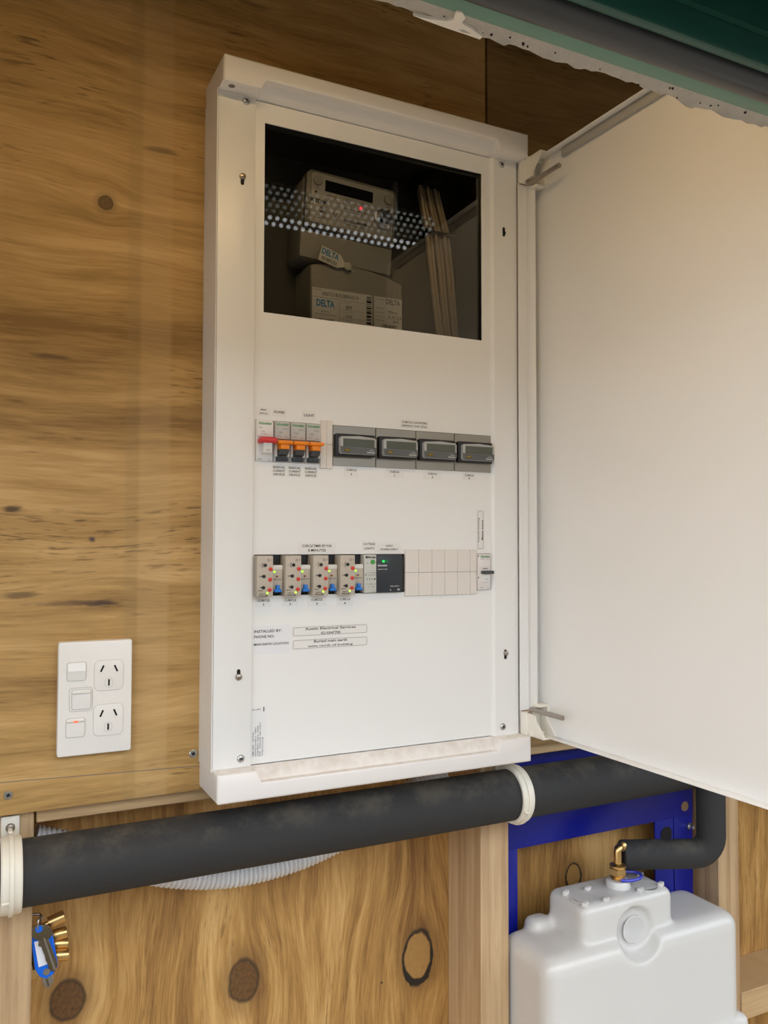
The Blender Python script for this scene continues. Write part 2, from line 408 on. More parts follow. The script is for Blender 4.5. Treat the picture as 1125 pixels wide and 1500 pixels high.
# ------------------------------------------------------------------ the setting
LAMP = 33.0           # strength of the strip lamp
FL = -1.13            # floor level: the cabinet's foot is the zero height
SF = .012             # face of the framing (behind 12 mm plywood)
SB = .095             # back of the framing = face of the lower plywood
struct('floor', MB().box(-1.5, 1.6, -.6, .15, FL-.05, FL), floor_m)
struct('ground', MB().box(-12, 12, -14, -.6, FL-.06, FL-.01), ground_m, label='dark gravel ground outside the opening')
added_fence = struct('added_fence', loc=(0, -4.5, FL), label='tall dark boards out of view, added to block the low sky')  # unseen boards outside, added to cut off the low sky
for k in range(40): obj('board', MB().box(-5+.30*k, -5+.30*k+.285, -4.52, -4.50, FL, FL+2.35), plain('dark stained board', (.07, .055, .04), .8) if k == 0 else bpy.data.materials['dark stained board'], added_fence, smooth=False)
struct('ceiling', MB().box(-1.55, 1.65, -.5, .15, 1.16, 1.19), W['shell'])
struct('wall_left', MB().box(-1.52, -1.50, -.494, .12, FL, 1.16), W['shell'])
struct('wall_right', MB().box(1.60, 1.62, -.494, .12, FL, 1.16), W['shell'])

wall = struct('wall_back', loc=(0, 0, FL))
CUT = (.03, .362, .036, .75)
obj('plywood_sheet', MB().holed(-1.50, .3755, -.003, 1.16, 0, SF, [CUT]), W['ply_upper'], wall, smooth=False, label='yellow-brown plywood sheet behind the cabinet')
obj('plywood_sheet', MB().box(.3792, 1.60, 0, SF, -.003, 1.16), W['ply_right_shaded'], wall, smooth=False, label='plywood sheet right of the upright joint, shade put into its colour')
obj('plywood_sheet', MB().box(-1.50, 1.60, SB, SB+.012, FL, .03), W['ply_lower'], wall, smooth=False, label='knotty plywood sheet at the back of the framing bays')
obj('backing_sheet', MB().box(-1.50, 1.60, SB+.0002, SB+.006, .0305, 1.16), plain('dark light-leak backing', (.03, .03, .03), .9), wall, smooth=False)  # added sheet that stops sky leaking through the plywood joint
for x0, x1 in ((-.2105, -.1665), (.374, .418), (.806, .85)):
    obj('stud', MB().box(x0, x1, SF, SB, FL, -.0005 if x0 < .3 or 1 else 0, .0012, 1), W['stud'], wall)
for x0, x1, z0, z1 in ((-.1645, .372, -.0185, .024), (.420, .804, -.0185, .024), (.852, 1.58, -.471, -.428), (.852, 1.58, -.0185, .024)):
    obj('nog', MB().box(x0, x1, SF, SB, z0, z1, .0012, 1), W['nog'], wall)
# warm strip lamp on the inner face of the lintel, shining down
LX0, LX1, LZ0 = -.30, .18, .90
lamp = tag(bpy.data.objects.new('strip_lamp', None), 'warm strip lamp fixed behind the concrete lintel, shining down', 'lamp'); COL.objects.link(lamp); lamp.location = (-.06, -.455, LZ0); BASE[lamp.name] = Vector((-.06, -.455, LZ0))
obj('housing', MB().box(LX0, LX1, -.4788, -.432, LZ0+.004, LZ0+.04, .001, 1).box(LX0, LX1, -.4788, -.4775, LZ0-.004, LZ0+.006).box(LX0, LX1, -.4345, -.432, LZ0-.004, LZ0+.006), white, lamp)
obj('diffuser', MB().box(LX0+.003, LX1-.003, -.477, -.435, LZ0, LZ0+.005), emit('warm lamp diffuser', (1.0, .69, .34), LAMP), lamp, smooth=False)
# pencil line across the sheet
def strip(a, b, w, y, mat, name, par):
    a, b = Vector(a), Vector(b); d = (b-a).normalized(); n = Vector((-d.y, d.x))*w/2
    obj(name, MB().prism([tuple(a-n), tuple(b-n), tuple(b+n), tuple(a+n)], y-.0002, y+.0001), mat, par, smooth=False)
strip((-.32, .034), (-.0005, .0232), .0007, 0, plain('pencil', (.16, .13, .12), .7), 'pencil_line', wall)
def wall_screw(x, z, y, r, mat, par, name='screw'):
    mb = MB().lathe((x, y+.0005, z), (0, -1, 0), [(0, r), (.0008, r), (.0014, r*.86), (.0014, r*.5), (.0006, r*.42), (.0005, .0001)], 18)
    o = obj(name, mb, mat, par)
    c = MB(); t = r*.12
    for k in (20, 110):
        c.box(x-r*.45, x+r*.45, y-.0008, y-.0002, z-t, z+t, M=Matrix.Translation((x, 0, z)) @ Matrix.Rotation(math.radians(k), 4, 'Y') @ Matrix.Translation((-x, 0, -z)))
    obj('cross_slot', c, hole, o, smooth=False); return o
wall_screw(-.0071, .0372, 0, .0046, zinc, wall); wall_screw(-.1916, .0165, 0, .0044, zinc, wall)
strip((.27, -.318), (.272, -.316), .002, SB, hole, 'nail_hole', wall)

# front wall above the opening, with a perforated vent behind the lintel
LY, LZ = -.48, .5905
front = struct('wall_front', loc=(0, LY, LZ))
VX0, VX1, VZ0, VZ1 = .196, .531, .797, .872
obj('masonry', MB().holed(-1.52, 1.62, LZ+.012, 1.16, LY-.014, LY, [(VX0, VX1, VZ0, VZ1)]), concrete, front, smooth=False)
obj('masonry', MB().box(-1.52, -1.40, LY-.014, LY, FL, LZ+.012), concrete, front, smooth=False)
obj('masonry', MB().box(1.50, 1.62, LY-.014, LY, FL, LZ+.012), concrete, front, smooth=False)
obj('lining', MB().holed(-1.49, 1.59, LZ+.016, 1.155, LY, LY+.001, [(VX0, VX1, VZ0, VZ1)]), bounce_blocker, front, smooth=False)  # unseen black sheet, added to darken the pane's reflection and cut lamp bounce
# crumbling edge of the concrete lintel
mb = MB(); bm = mb.bm; N = 560; rows = []
ph = [random.uniform(0, 6.28) for _ in range(12)]
def rough(x):
    return (.0016*math.sin(31*x+ph[0])+.0013*math.sin(83*x+ph[1])+.0010*math.sin(190*x+ph[2])+.0008*math.sin(420*x+ph[3])+.0005*math.sin(900*x+ph[4])+random.uniform(-.0004, .0004))
for i in range(N+1):
    x = -1.40+2.9*i/N; r1 = rough(x); r2 = rough(x+5)*.5
    chip = .004*math.exp(-((x-.235)/.012)**2)
    rows.append([bm.verts.new(v) for v in ((x, LY, LZ+.012), (x, LY+.0005+r1*.6, LZ+.002+r1-chip), (x, LY-.002+r1*.5, LZ-.0005+r1-chip), (x, LY-.006, LZ-.0012+r2-chip*.6+random.uniform(-.0005, .0005)),
                                            (x, LY-.010, LZ-.0005+random.uniform(-.0004, .0004)), (x, LY-.0145, LZ+.0003), (x, LY-.0145, LZ+.012))])
for i in range(N):
    for k in range(7): bm.faces.new((rows[i][k], rows[i+1][k], rows[i+1][(k+1) % 7], rows[i][(k+1) % 7]))
obj('crumbling_edge', mb, concrete, front, ang=60)
# pits in the concrete and a flake of white paint
for k in range(26):
    px = random.uniform(620, 1110); a = U(px, 12+(px-560)*.325+random.uniform(-4, 6), Z=LZ-.001)
    if not (LY-.0125 < a.y < LY-.003): a.y = LY-random.uniform(.003, .012)
    s = random.uniform(.0004, .0011)
    obj('pit', MB().lathe((a.x, a.y, LZ-.0014), (0, 0, 1), [(0, s*.6), (.0003, s), (.002, s)], 7), hole, front)
fl = [(605, 23), (628, 28), (655, 31), (664, 29), (668, 17), (676, 18), (682, 26), (676, 34), (688, 41), (707, 54), (703, 58), (680, 50), (650, 40), (625, 31)]
fp = [U(x, y, Z=LZ-.0022) for x, y in fl]
obj('paint_flake', MB().prism([(p.x, p.y) for p in fp], LZ-.0022, LZ-.0002, axis='Z'), paint, front, smooth=False)
# perforated plate
mb = MB(); bm = mb.bm; PX, PZ, HR = .0131, .0107, .0037; yv = LY-.004
nr = 7; nc = 26
for r in range(nr):
    for c in range(-1, nc):
        cx = VX0+(c+.5+(.5 if r % 2 else 0))*PX; cz = VZ0+(r+.5)*PZ
        sq = [(1, 0), (1, 1), (0, 1), (-1, 1), (-1, 0), (-1, -1), (0, -1), (1, -1)]
        O = [bm.verts.new((cx+a*PX/2, yv, cz+b*PZ/2)) for a, b in sq]
        I = [bm.verts.new((cx+HR*math.cos(k*math.pi/4), yv, cz+HR*math.sin(k*math.pi/4))) for k in range(8)]
        for k in range(8): bm.faces.new((O[k], O[(k+1) % 8], I[(k+1) % 8], I[k]))
obj('perforated_vent', mb, perf_m, front, smooth=False)
tr = struct('trim_1', MB().box(-1.6, 1.7, -.79, -.77, .945, 1.15), fascia_m, (0, -.78, .945), label='grey eave fascia outside above the door')

# green roller door curled up above the opening
dr = struct('door_1', loc=(.3, -.56, LZ))
obj('edge_trim', MB().box(-1.4, 1.55, LY-.0275, LY-.0147, LZ-.001, LZ+.03, .0008, 2), greenlight, dr)
obj('weather_seal', MB().tube([(-1.4, LY-.0418, LZ+.002), (1.55, LY-.0418, LZ+.002)], .0118, 20), rubber, dr)
obj('seal_channel', MB().box(-1.4, 1.55, LY-.056, LY-.0280, LZ+.008, LZ+.03), greensteel, dr, smooth=False)
obj('bottom_rail', MB().box(-1.4, 1.55, LY-.064, LY-.0562, LZ-.004, LZ+.022, .002, 2), greensteel, dr)
obj('curtain', MB().box(-1.4, 1.55, -.5490, -.5445, LZ+.015, .76), greensteel, dr, smooth=False)
mb = MB(); prof = []
cy, cz, R0 = -.682, .728, .133
for k in range(97):
    a = -math.pi/2+.95-2*math.pi*k/96; rr = R0+(.0035 if (k % 12) in (0, 1) else 0)
    prof.append((cy+rr*math.cos(a), cz+rr*math.sin(a)))
mb.prism(prof[:-1], -1.4, 1.55, axis='X')
obj('rolled_curtain', mb, greensteel, dr, ang=20)

# ------------------------------------------------------------------ the switchboard cabinet
CW, CH = .3927, .785; D1, D2, D3 = -.052, -.0736, -.048; ZT, ZB = .7563, .0304
cab = thing('switchboard_cabinet', (CW/2, 0, 0), 'tall white metal switchboard cabinet with its door swung open, fixed on plywood', 'cabinet')
b = MB()
b.box(-.001, .0005, D1, 0, ZB-.002, ZT+.002); b.box(CW-.0005, CW+.001, D1, 0, ZB-.002, ZT+.002)
b.box(-.001, CW+.001, -.0015, -.0002, ZB, .0365); b.box(-.001, CW+.001, -.0015, -.0002, .7495, ZT); b.box(0, .0305, -.0015, -.0002, .03, .756); b.box(.3615, CW, -.0015, -.0002, .03, .756)
obj('body', b, white, cab, smooth=False)
l = MB()
x0, x1, z0, z1 = CUT; e = .0012
l.box(x0+.0002, x0+e, -.03, .09, z0, z1); l.box(x1-e, x1-.0002, -.03, .09, z0, z1); l.box(x0+e, x1-e, .0885, .09, z0, z1)
l.box(x0+e, x1-e, -.03, .09, z0+.0002, z0+e); l.box(x0+e, x1-e, -.03, .09, z1-e, z1-.0002)
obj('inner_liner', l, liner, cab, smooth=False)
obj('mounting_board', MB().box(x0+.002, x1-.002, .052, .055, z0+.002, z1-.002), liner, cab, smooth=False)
fr = MB()
fr.box(-.0005, .042, D1, D1+.0015, ZB, ZT, .0006, 2)
fr.prism([(D1, .354), (D1, .3885), (D1+.0015, .3895), (D3+.001, .3895), (D3+.001, .350), (D3-.0004, .3505)], ZB, ZT, M=Matrix(((0, 1, 0, 0), (1, 0, 0, 0), (0, 0, 1, 0), (0, 0, 0, 1))), axis='Z')
obj('front_frame', fr, white, cab)
o = MB().box(.0405, .042, D1+.001, D3+.001, ZB, ZT); obj('frame_return', o, white, cab, smooth=False)
WX0, WX1, WZ0, WZ1 = .0538, .3385, .5215, .7335
R1 = (.0452, .3512, .3570, .4025); R2 = (.0452, .3512, .2105, .2555)
obj('cover_panel', MB().holed(.0422, .3520, ZB+.0006, ZT-.0006, D3, D3+.0015, [(WX0, WX1, WZ0, WZ1), R1, R2]), white, cab, smooth=False)
obj('window_gasket', MB().frame(WX0-.001, WX1+.001, WZ0-.001, WZ1+.001, .001, .0022, D3+.0016, D3+.0040), black, cab, smooth=False)
obj('window_pane', MB().box(WX0-.006, WX1+.006, D3+.0042, D3+.0062, WZ0-.006, WZ1+.006), glass, cab, smooth=False, label='smoked clear window pane over the meter')
# moulded end caps with a finger recess
def cap(flip, zc):
    zt = zc
    m = (lambda z: z) if not flip else (lambda z: CH-z)
    full = [(0, 0), (D2+.003, 0), (D2+.0009, .0009), (D2, .003), (D2, zt*.6), (D2, zt-.0012), (D2+.0012, zt), (D1-.003, zt), (D1+.004, zt), (0, zt)]
    notch = [(0, 0), (D2+.003, 0), (D2+.0009, .0009), (D2, .003), (D2, zt*.5), (D2, .0165), (D2+.0012, .0178), (D2+.012, .0172), (D1-.0005, zt-.001), (0, zt)]
    mid = [((a[0]+c[0])/2, (a[1]+c[1])/2) for a, c in zip(full, notch)]
    def inset(s, d, q): return [(max(y, -abs(D2)+q) if y < D1 else y, min(max(z, q), zt) if z < zt-.002 else z) for y, z in s]
    secs = [(0.0, inset(full, 0, .0028)), (.0009, inset(full, 0, .0009)), (.003, full), (.0415, full), (.0445, mid), (.0475, notch), (CW-.0475, notch), (CW-.0445, mid), (CW-.0415, full), (CW-.003, full), (CW-.0009, inset(full, 0, .0009)), (CW, inset(full, 0, .0028))]
    mb = MB(); bm = mb.bm; R = [[bm.verts.new((x, y, m(z))) for y, z in s] for x, s in secs]
    n = len(full)
    for i in range(len(R)-1):
        for k in range(n): bm.faces.new((R[i][k], R[i+1][k], R[i+1][(k+1) % n], R[i][(k+1) % n]))
    bm.faces.new(R[0]); bm.faces.new(R[-1][::-1]); return mb
obj('bottom_cap', cap(False, ZB), capm, cab, ang=50); tc = obj('top_cap', cap(True, CH-ZT), capm, cab, ang=50)
obj('drain_hole', MB().cyl((.0115, -.0635, ZT-.0002), (.0115, -.0635, ZT+.001), .0036, seg=18), plain('grey plug', (.22, .19, .19), .6), tc)
def pan_screw(x, z, y, par, r=.0042):
    o = obj('screw', MB().lathe((x, y+.0002, z), (0, -1, 0), [(0, r), (.0006, r), (.0016, r*.82), (.0022, r*.5), (.0023, .0002)], 20), zinc, par)
    c = MB(); t = r*.14
    for k in (35, 125):
        c.box(x-r*.55, x+r*.55, y-.0024, y-.0012, z-t, z+t, M=Matrix.Translation((x, 0, z)) @ Matrix.Rotation(math.radians(k), 4, 'Y') @ Matrix.Translation((-x, 0, -z)))
    obj('cross_slot', c, dgrey, o, smooth=False)
for x, z in ((.031, .750), (.3655, .749), (.031, .0395), (.365, .041)): pan_screw(x, z, D1, cab)
for x, z, bolt in ((.0275, .6625, 'up'), (.0278, .128, 'dn'), (.3688, .663, None), (.3692, .130, 'r')):
    k = MB(); k.rrect(x-.0019, x+.0019, z-.006, z+.006, .0018, D1-.0002, D1+.0004)
    if bolt in ('up', None): k.cyl((x+.0006, D1-.00022, z+(.002 if bolt else -.001)), (x+.0006, D1+.0004, z+(.002 if bolt else -.001)), .0026, seg=14)
    obj('keyhole', k, hole, cab, smooth=False)
    if bolt:
        bz = z+(.003 if bolt == 'up' else (-.002 if bolt == 'dn' else .0015)); r = .0036 if bolt != 'r' else .003
        bo = obj('bolt', MB().lathe((x, D1-.0002, bz), (0, -1, 0), [(0, r), (.0010, r), (.0026, r*.85), (.0034, r*.45), (.0035, .0002)], 20), pinm, cab)
# stickers
def sticker(x0, x1, z0, z1, lines, mat=None, h=.0021, rot=0, rects=None, width=.8, bold=.02, tilt=0, col=None, paperm=None):
    cx, cz = (x0+x1)/2, (z0+z1)/2
    Mt = Matrix.Translation((cx, 0, cz)) @ Matrix.Rotation(math.radians(-tilt), 4, 'Y') @ Matrix.Translation((-cx, 0, -cz))
    s = obj('label_sticker', MB().box(x0, x1, D3-.00025, D3+.00005, z0, z1, M=Mt), paperm or paper, cab, smooth=False)
    n = len(lines); sp = ((z1-z0) if not rot else (x1-x0))/(n+.35)
    ts = []
    for i, L in enumerate(lines):
        off = (n/2-.5-i)*sp
        ws = L[1] if isinstance(L, tuple) else None; st = L[0] if isinstance(L, tuple) else L
        wd = h*.34 if st == '1' else ws or min(width*((x1-x0) if not rot else (z1-z0)), len(st)*h*.82)
        if rot: px_, pz_ = cx-off, cz
        else: px_, pz_ = cx, cz+off
        v = Vector((px_-cx, 0, pz_-cz)); v.rotate(Matrix.Rotation(math.radians(-tilt), 3, 'Y'))
        ts.append(text_bm(st, cx+v.x, cz+v.z, D3-.0003, wd, h, rot+tilt, bold))
    if ts: obj('lettering', join_text(ts), col or ink, s, smooth=False)
    return s
S_ = sticker
S_(.0462, .0626, .4068, .4166, ['MAIN', 'SWITCH'], h=.0019); S_(.0647, .0808, .4075, .4170, ['POWER'], h=.0030); S_(.0998, .1157, .4058, .4166, ['LIGHT'], h=.0030)
for x0 in (.0643, .0825, .1018): S_(x0, x0+.0170, .3410, .3540, ['RESIDUAL', 'CURRENT', 'DEVICE'], h=.0026, width=.82)
S_(.2229, .2619, .4046, .4149, ['CUBICLE COUNTERS', 'DEVIDE BY 2 FOR TOTAL'], h=.0026, width=.88)
for (x0, x1, z0, z1), n in zip(((.1509, .1689, .3440, .3552), (.2032, .2276, .3447, .3549), (.2544, .2789, .3448, .3545), (.3090, .3288, .3455, .3542)), '1234'):
    S_(x0, x1, z0, z1, [('CUBICLE', .0125), n], h=.0025)
S_(.0959, .1403, .2568, .2682, ['CUBICLE TIMER SET FOR', '8 MINUTES'], h=.0029, width=.80)
S_(.1735, .1921, .2588, .2704, ['OUTSIDE', 'LIGHTS'], h=.0026, width=.84); S_(.1938, .2241, .2580, .2678, ['12VDC', 'POWER SUPPLY'], h=.0023, width=.78)
for (x0, x1, z0, z1), n in zip(((.0476, .0647, .1985, .2085), (.0772, .0963, .1985, .2078), (.1067, .1297, .1975, .2078), (.1422, .1626, .1969, .2075)), '1234'):
    S_(x0, x1, z0, z1, [('CUBICLE', .0135), n], h=.0026, tilt=1.5 if n == '3' else 0)
def outlined(x0, x1, z0, z1, lines, rot=0, h=.0024, width=.8, tilt=0):
    s = sticker(x0-.0018, x1+.0018, z0-.0016, z1+.0016, lines, h=h, rot=rot, width=width, tilt=tilt)
    cx, cz = (x0+x1)/2, (z0+z1)/2
    f = MB().frame(x0, x1, z0, z1, .0022, .0004, D3-.0003, D3-.0001)
    bmesh.ops.transform(f.bm, matrix=Matrix.Translation((cx, 0, cz)) @ Matrix.Rotation(math.radians(-tilt), 4, 'Y') @ Matrix.Translation((-cx, 0, -cz)), verts=f.bm.verts)
    obj('border', f, inkg, s, smooth=False)
outlined(.0902, .1802, .1655, .1748, ['Austin Electrical Services', '0210547700'], width=.66, h=.0029)
outlined(.0902, .1802, .1512, .1607, ['Buried main earth', 'exits north of building'], width=.58, h=.0029)
outlined(.3312, .3395, .2612, .3080, ['Current Limiting', 'Master Switch'], rot=90, width=.70, h=.0023)
s = obj('label_sticker', MB().box(.0447, .0870, D3-.0002, D3+.00005, .1475, .1785), plain('bluish label tape', (.79, .80, .83), .35), cab, smooth=False)
obj('lettering', join_text([text_bm('INSTALLED BY:', .0613, .1725, D3-.0003, .0310, .0030, 0, .02), text_bm('PHONE NO:', .0571, .1667, D3-.0003, .0228, .0030, 0, .02), text_bm('MAIN EARTH LOCATION:', .0656, .1585, D3-.0003, .0400, .0026, 0, .02)]), ink, s, smooth=False)
s = obj('label_sticker', MB().box(.0433, .0600, D3-.0002, D3+.00005, .0380, .0920), plain('clear label film', (.80, .81, .82), .3), cab, smooth=False)
tl = [('VMC36D - 36 Pole', .0455, .026), ('AS/NZS 61439.3 - DBO', .0482, .031), ('230/400V 50Hz 100A', .0508, .033), ('IP42 - INDOOR USE ONLY', .0533, .036), ('VYNCO.CO.NZ', .0560, .020)]
obj('lettering', join_text([text_bm(t, x, .0390+w/2, D3-.0003, w, .0017, 90, .01) for t, x, w in tl] + [text_bm('LABV1129', .0490, .0888, D3-.0003, .0100, .0016, 180, .01)]), ink, s, smooth=False)
obj('print_bar', MB().box(.0568, .0578, D3-.0003, D3-.0001, .0862, .0912), ink, s, smooth=False)

# the door, swung out a little past square
HX, HY, ANG = .4010, -.062, math.radians(1.6)
DM = Matrix.Translation((HX, HY, 0)) @ Matrix.Rotation(ANG, 4, 'Z')
DL, DZ0, DZ1, DT = .388, ZB+.0012, ZT-.0012, .0125      # local: -y runs along the door, x = towards outside
d = MB()
d.box(DT, DT+.0014, -DL, 0.004, DZ0, DZ1, M=DM)
d.box(.0, DT, -DL, -.030, DZ0, DZ0+.0013, .0005, 2, M=DM); d.box(0, DT, -DL, -.030, DZ1-.0013, DZ1, .0005, 2, M=DM)
d.box(0, DT+.0014, -DL-.0013, -DL, DZ0, DZ1, M=DM); d.box(0.000, DT, .002, .004, DZ0+.030, DZ1-.030, M=DM)
d.box(.0, .0013, -.0115, .0075, DZ0+.028, DZ1-.028, .0004, 1, M=DM)
d.box(-.0122, .0013, .0062, .0075, DZ0+.028, DZ1-.028, M=DM)
door = obj('door', d, white, cab, label='white cabinet door swung open towards the room')
obj('grey_strip', MB().box(DT-.004, DT-.0002, -DL+.01, -.052, DZ1-.0125, DZ1-.0018, .0008, 2, M=DM), topstrip, door)  # grey strip along the top of the door's inner face
for s, zc in ((1, ZT), (-1, ZB)):      # hinge brackets and pins, mirrored top and bottom
    hb = MB()
    f = lambda dz: zc - s*dz
    hb.box(-.0115, .0125, -.0045, .0075, min(f(0), f(.0278)), max(f(0), f(.0278)), .0012, 2, M=DM)
    hb.box(-.0098, .0125, -.014, -.0045, min(f(.0), f(.006)), max(f(.0), f(.006)), .001, 2, M=DM)
    for q in (-.0085, .0095):
        pts = [(-.0045, f(.001)), (-.034, f(.001)), (-.0335, f(.004)), (-.018, f(.020)), (-.017, f(.0265)), (-.0045, f(.0275))]
        hb.prism(pts if s < 0 else pts[::-1], q, q+.0026, axis='X', M=DM)
    hb.box(-.0085, .012, -.034, -.0045, min(f(.0), f(.0022)), max(f(0), f(.0022)), .0006, 1, M=DM)
    hb.box(-.004, .012, -.020, -.0060, min(f(.0362), f(.0395)), max(f(.0362), f(.0395)), .001, 2, M=DM); hb.box(.0095, .0125, -.020, -.0060, min(f(.026), f(.0395)), max(f(.026), f(.0395)), .0006, 1, M=DM)
    obj('hinge_bracket', hb, cream, door)
    zp = f(.0325); x_ = -.0055
    path = [(x_, -.0040, f(.018)), (x_, -.0040, f(.026)), (x_, -.0046, f(.0298)), (x_, -.0068, f(.0320)), (x_, -.0105, zp), (x_, -.066, zp)]
    obj('hinge_pin', MB().tube([tuple(DM @ Vector(p)) for p in path], .0030, 14), pinm, door)

# ------------------------------------------------------------------ devices, upper row
FD = -.0530       # device faces stand a little proud of the cover panel
def dev(name, x0, x1, z0, z1, label, cat, group=None): return thing(name, ((x0+x1)/2, -.02, z0), label, cat, group)
RB, RT = .3572, .4022
t = dev('main_switch', .0458, .0650, RB, RT, 'white main switch with a red toggle bar, first in the upper row', 'switch')
obj('body', MB().box(.0458, .0650, -.0500, -.02, RB, RT, .0008, 2), dev_white, t)
obj('upper_face', MB().box(.0466, .0646, -.0522, -.0498, .3838, RT-.001, .0008, 2), dev_white, t)
tg = obj('toggle', MB().box(.0470, .0655, -.0640, -.0495, .3762, .3822, .0016, 3), red, t)
obj('toggle_handle', MB().prism([(-.0500, .3765), (-.0610, .3765), (-.0585, .3660), (-.0500, .3645)], .0512, .0606, axis='X'), dev_white, tg)
obj('lettering', text_bm('I.ON', .0560, .3685, -.0600, .0045, .0016, 0, .01), inkg, tg, smooth=False)
obj('brand_print', text_bm('Schneider', .0556, .3986, -.05235, .0150, .0034, 0, .02), green_ink, t, smooth=False)
obj('lettering', join_text([text_bm('60A', .0500, .3938, -.05235, .0034, .0014), text_bm('I ON', .0530, .3895, -.05235, .0042, .0013), text_bm('O OFF', .0536, .3868, -.05235, .0055, .0013), text_bm('63A', .0498, .3592, -.05035, .0052, .0020), text_bm('A9S66', .0608, .3588, -.05035, .0042, .0010)]), inkg, t, smooth=False, kind='stuff')
rb = None
rl = ['orange-switched residual current breaker right beside the red main switch', 'middle one of the three orange-switched residual current breakers', 'orange-switched residual current breaker beside the narrow cream blanking plate']
for i in range(3):
    if i == 0:
        x0 = .0659; x1 = x0+.0180
        t = dev('residual_current_breaker', x0, x1, RB, RT, rl[0], 'circuit breaker', 'orange-switched breakers in the upper row')
        obj('body', MB().box(x0, x1, -.0490, -.02, RB, RT, .0008, 2), dev_grey, t)
        obj('upper_face', MB().box(x0+.0008, x1-.0006, -.0530, -.0488, .3822, RT-.0008, .0008, 2), dev_grey, t)
        obj('cheek', MB().box(x0+.0006, x0+.0034, -.0530, -.0488, .3630, .3800, .0006, 2), dev_white, t); obj('cheek', MB().box(x1-.0034, x1-.0006, -.0530, -.0488, .3630, .3800, .0006, 2), dev_white, t)
        tg = obj('toggle', MB().box(x0+.0006, x1-.0002, -.0645, -.0495, .3758, .3796, .0012, 2).box(x0+.0038, x1-.0040, -.0625, -.0495, .3700, .3762, .0012, 2), orange, t)
        obj('toggle_handle', MB().prism([(-.0495, .3700), (-.0620, .3700), (-.0590, .3648), (-.0495, .3638)], x0+.0040, x1-.0042, axis='X'), dgrey, tg)
        obj('test_button', MB().box(x0+.0026, x1-.0026, -.0540, -.0488, .3578, .3622, .0006, 2), plain('test button slate', (.03, .035, .045), .4), t)
        obj('brand_print', text_bm('Schneider', (x0+x1)/2, .3984, -.05315, .0145, .0032, 0, .02), green_ink, t, smooth=False)
        obj('lettering', join_text([text_bm('RCBO-E', x0+.0126, .3935, -.05315, .0062, .0016), text_bm(')', x0+.0035, .3935, -.05315, .0010, .0024), text_bm('C20', x0+.0060, .3893, -.05315, .0058, .0022), text_bm('6000', x0+.0048, .3852, -.05315, .0050, .0014), text_bm('30mA', x0+.0134, .3846, -.05315, .0042, .0014)]), inkg, t, smooth=False)
        obj('test_mark', MB().box(x0+.0086, x0+.0090, -.0496, -.0489, .3625, .3640), inkg, t, smooth=False)
        rb = t
    else: dup(rb, (.0183*i, 0, 0), rl[i])
t = dev('blanking_plate', .1207, .1356, .352, .4065, 'narrow cream blanking plate between the breakers and the steel counter strip', 'cover plate')
for x0, x1 in ((.1207, .1281), (.1283, .1357)):
    for z0, z1 in ((.3522, .3795), (.3797, .4064)): obj('segment', MB().box(x0, x1, -.0505, -.0465, z0, z1, .0004, 1), blank, t)
# counter strip: steel plate in the cut-out
t = thing('counter_mounting_strip', (.2435, -.046, .356), 'brushed steel strip framing the four digital counters', 'mounting plate')
divs = [.1362, .1905, .2437, .2972, .3506]
cs = []
for i in range(4):
    x0, x1 = divs[i]+.0004, divs[i+1]-.0004
    cs.append((x0, x1)); obj('plate', MB().box(x0, x1, -.0492, -.0465, .3562, .4020, .0003, 1), bare, t)
c0 = None
for i in range(4):
    lab = ('small black digital counter beside the narrow cream blanking plate, first in the steel strip', 'small black digital counter below the CUBICLE COUNTERS sticker, second from the blanking plate', 'small black digital counter third from the cream blanking plate in the steel strip', 'small black digital counter at the hinge end of the steel strip')[i]
    if i == 0:
        bx0, bx1 = .1375, .1868; zc = .3795
        t = dev('digital_counter', bx0, bx1, .3668, .3922, lab, 'counter', 'digital counters in the steel strip')
        obj('housing', MB().rrect(bx0, bx1, zc-.0128, zc+.0128, .0016, -.0555, -.0492, .0006), black, t)
        gx0, gx1 = bx0+.0032, bx1-.0006
        pts = [(gx0+.0016, zc-.0104), (gx1-.0018, zc-.0104), (gx1, zc-.0085), (gx1, zc+.0072), (gx1-.0022, zc+.0092), ((gx0+gx1)/2, zc+.0104), (gx0+.0022, zc+.0092), (gx0, zc+.0072), (gx0, zc-.0085)]
        fc = obj('bezel', MB().prism(pts, -.0605, -.0550, .0012), counter_grey, t)
        pts2 = [(gx0+.0020, zc-.0100), (gx1-.0022, zc-.0100), (gx1-.0004, zc-.0082), (gx1-.0004, zc-.0018), (gx1-.006, zc-.0030), (gx0+.005, zc-.0030), (gx0+.0004, zc-.0018), (gx0+.0004, zc-.0082)]
        obj('lower_bezel', MB().prism(pts2, -.0608, -.0600), counter_dark, fc, smooth=False)
        obj('display', MB().box(gx0+.0036, gx1-.0030, -.0610, -.0600, zc-.0026, zc+.0068), lcd, t, smooth=False)
        obj('reset_button', MB().box(gx0+.0046, gx0+.0122, -.0613, -.0604, zc-.0078, zc-.0046, .0003, 1), brown_tag, t)
        obj('lettering', join_text([text_bm('LA8N', gx1-.0070, zc-.0055, -.0612, .0056, .0014), text_bm('Autonics', gx1-.0078, zc-.0078, -.0612, .0098, .0018, 0, .03)]), white_ink, t, smooth=False)
        obj('reset_print', text_bm('RESET', gx0+.0084, zc-.0062, -.0614, .0056, .0017), plain('yellow print', (.55, .38, .02), .5), t, smooth=False)
        c0 = t
    else: dup(c0, (divs[i]-divs[0]+(.0002*i), 0, 0), lab)

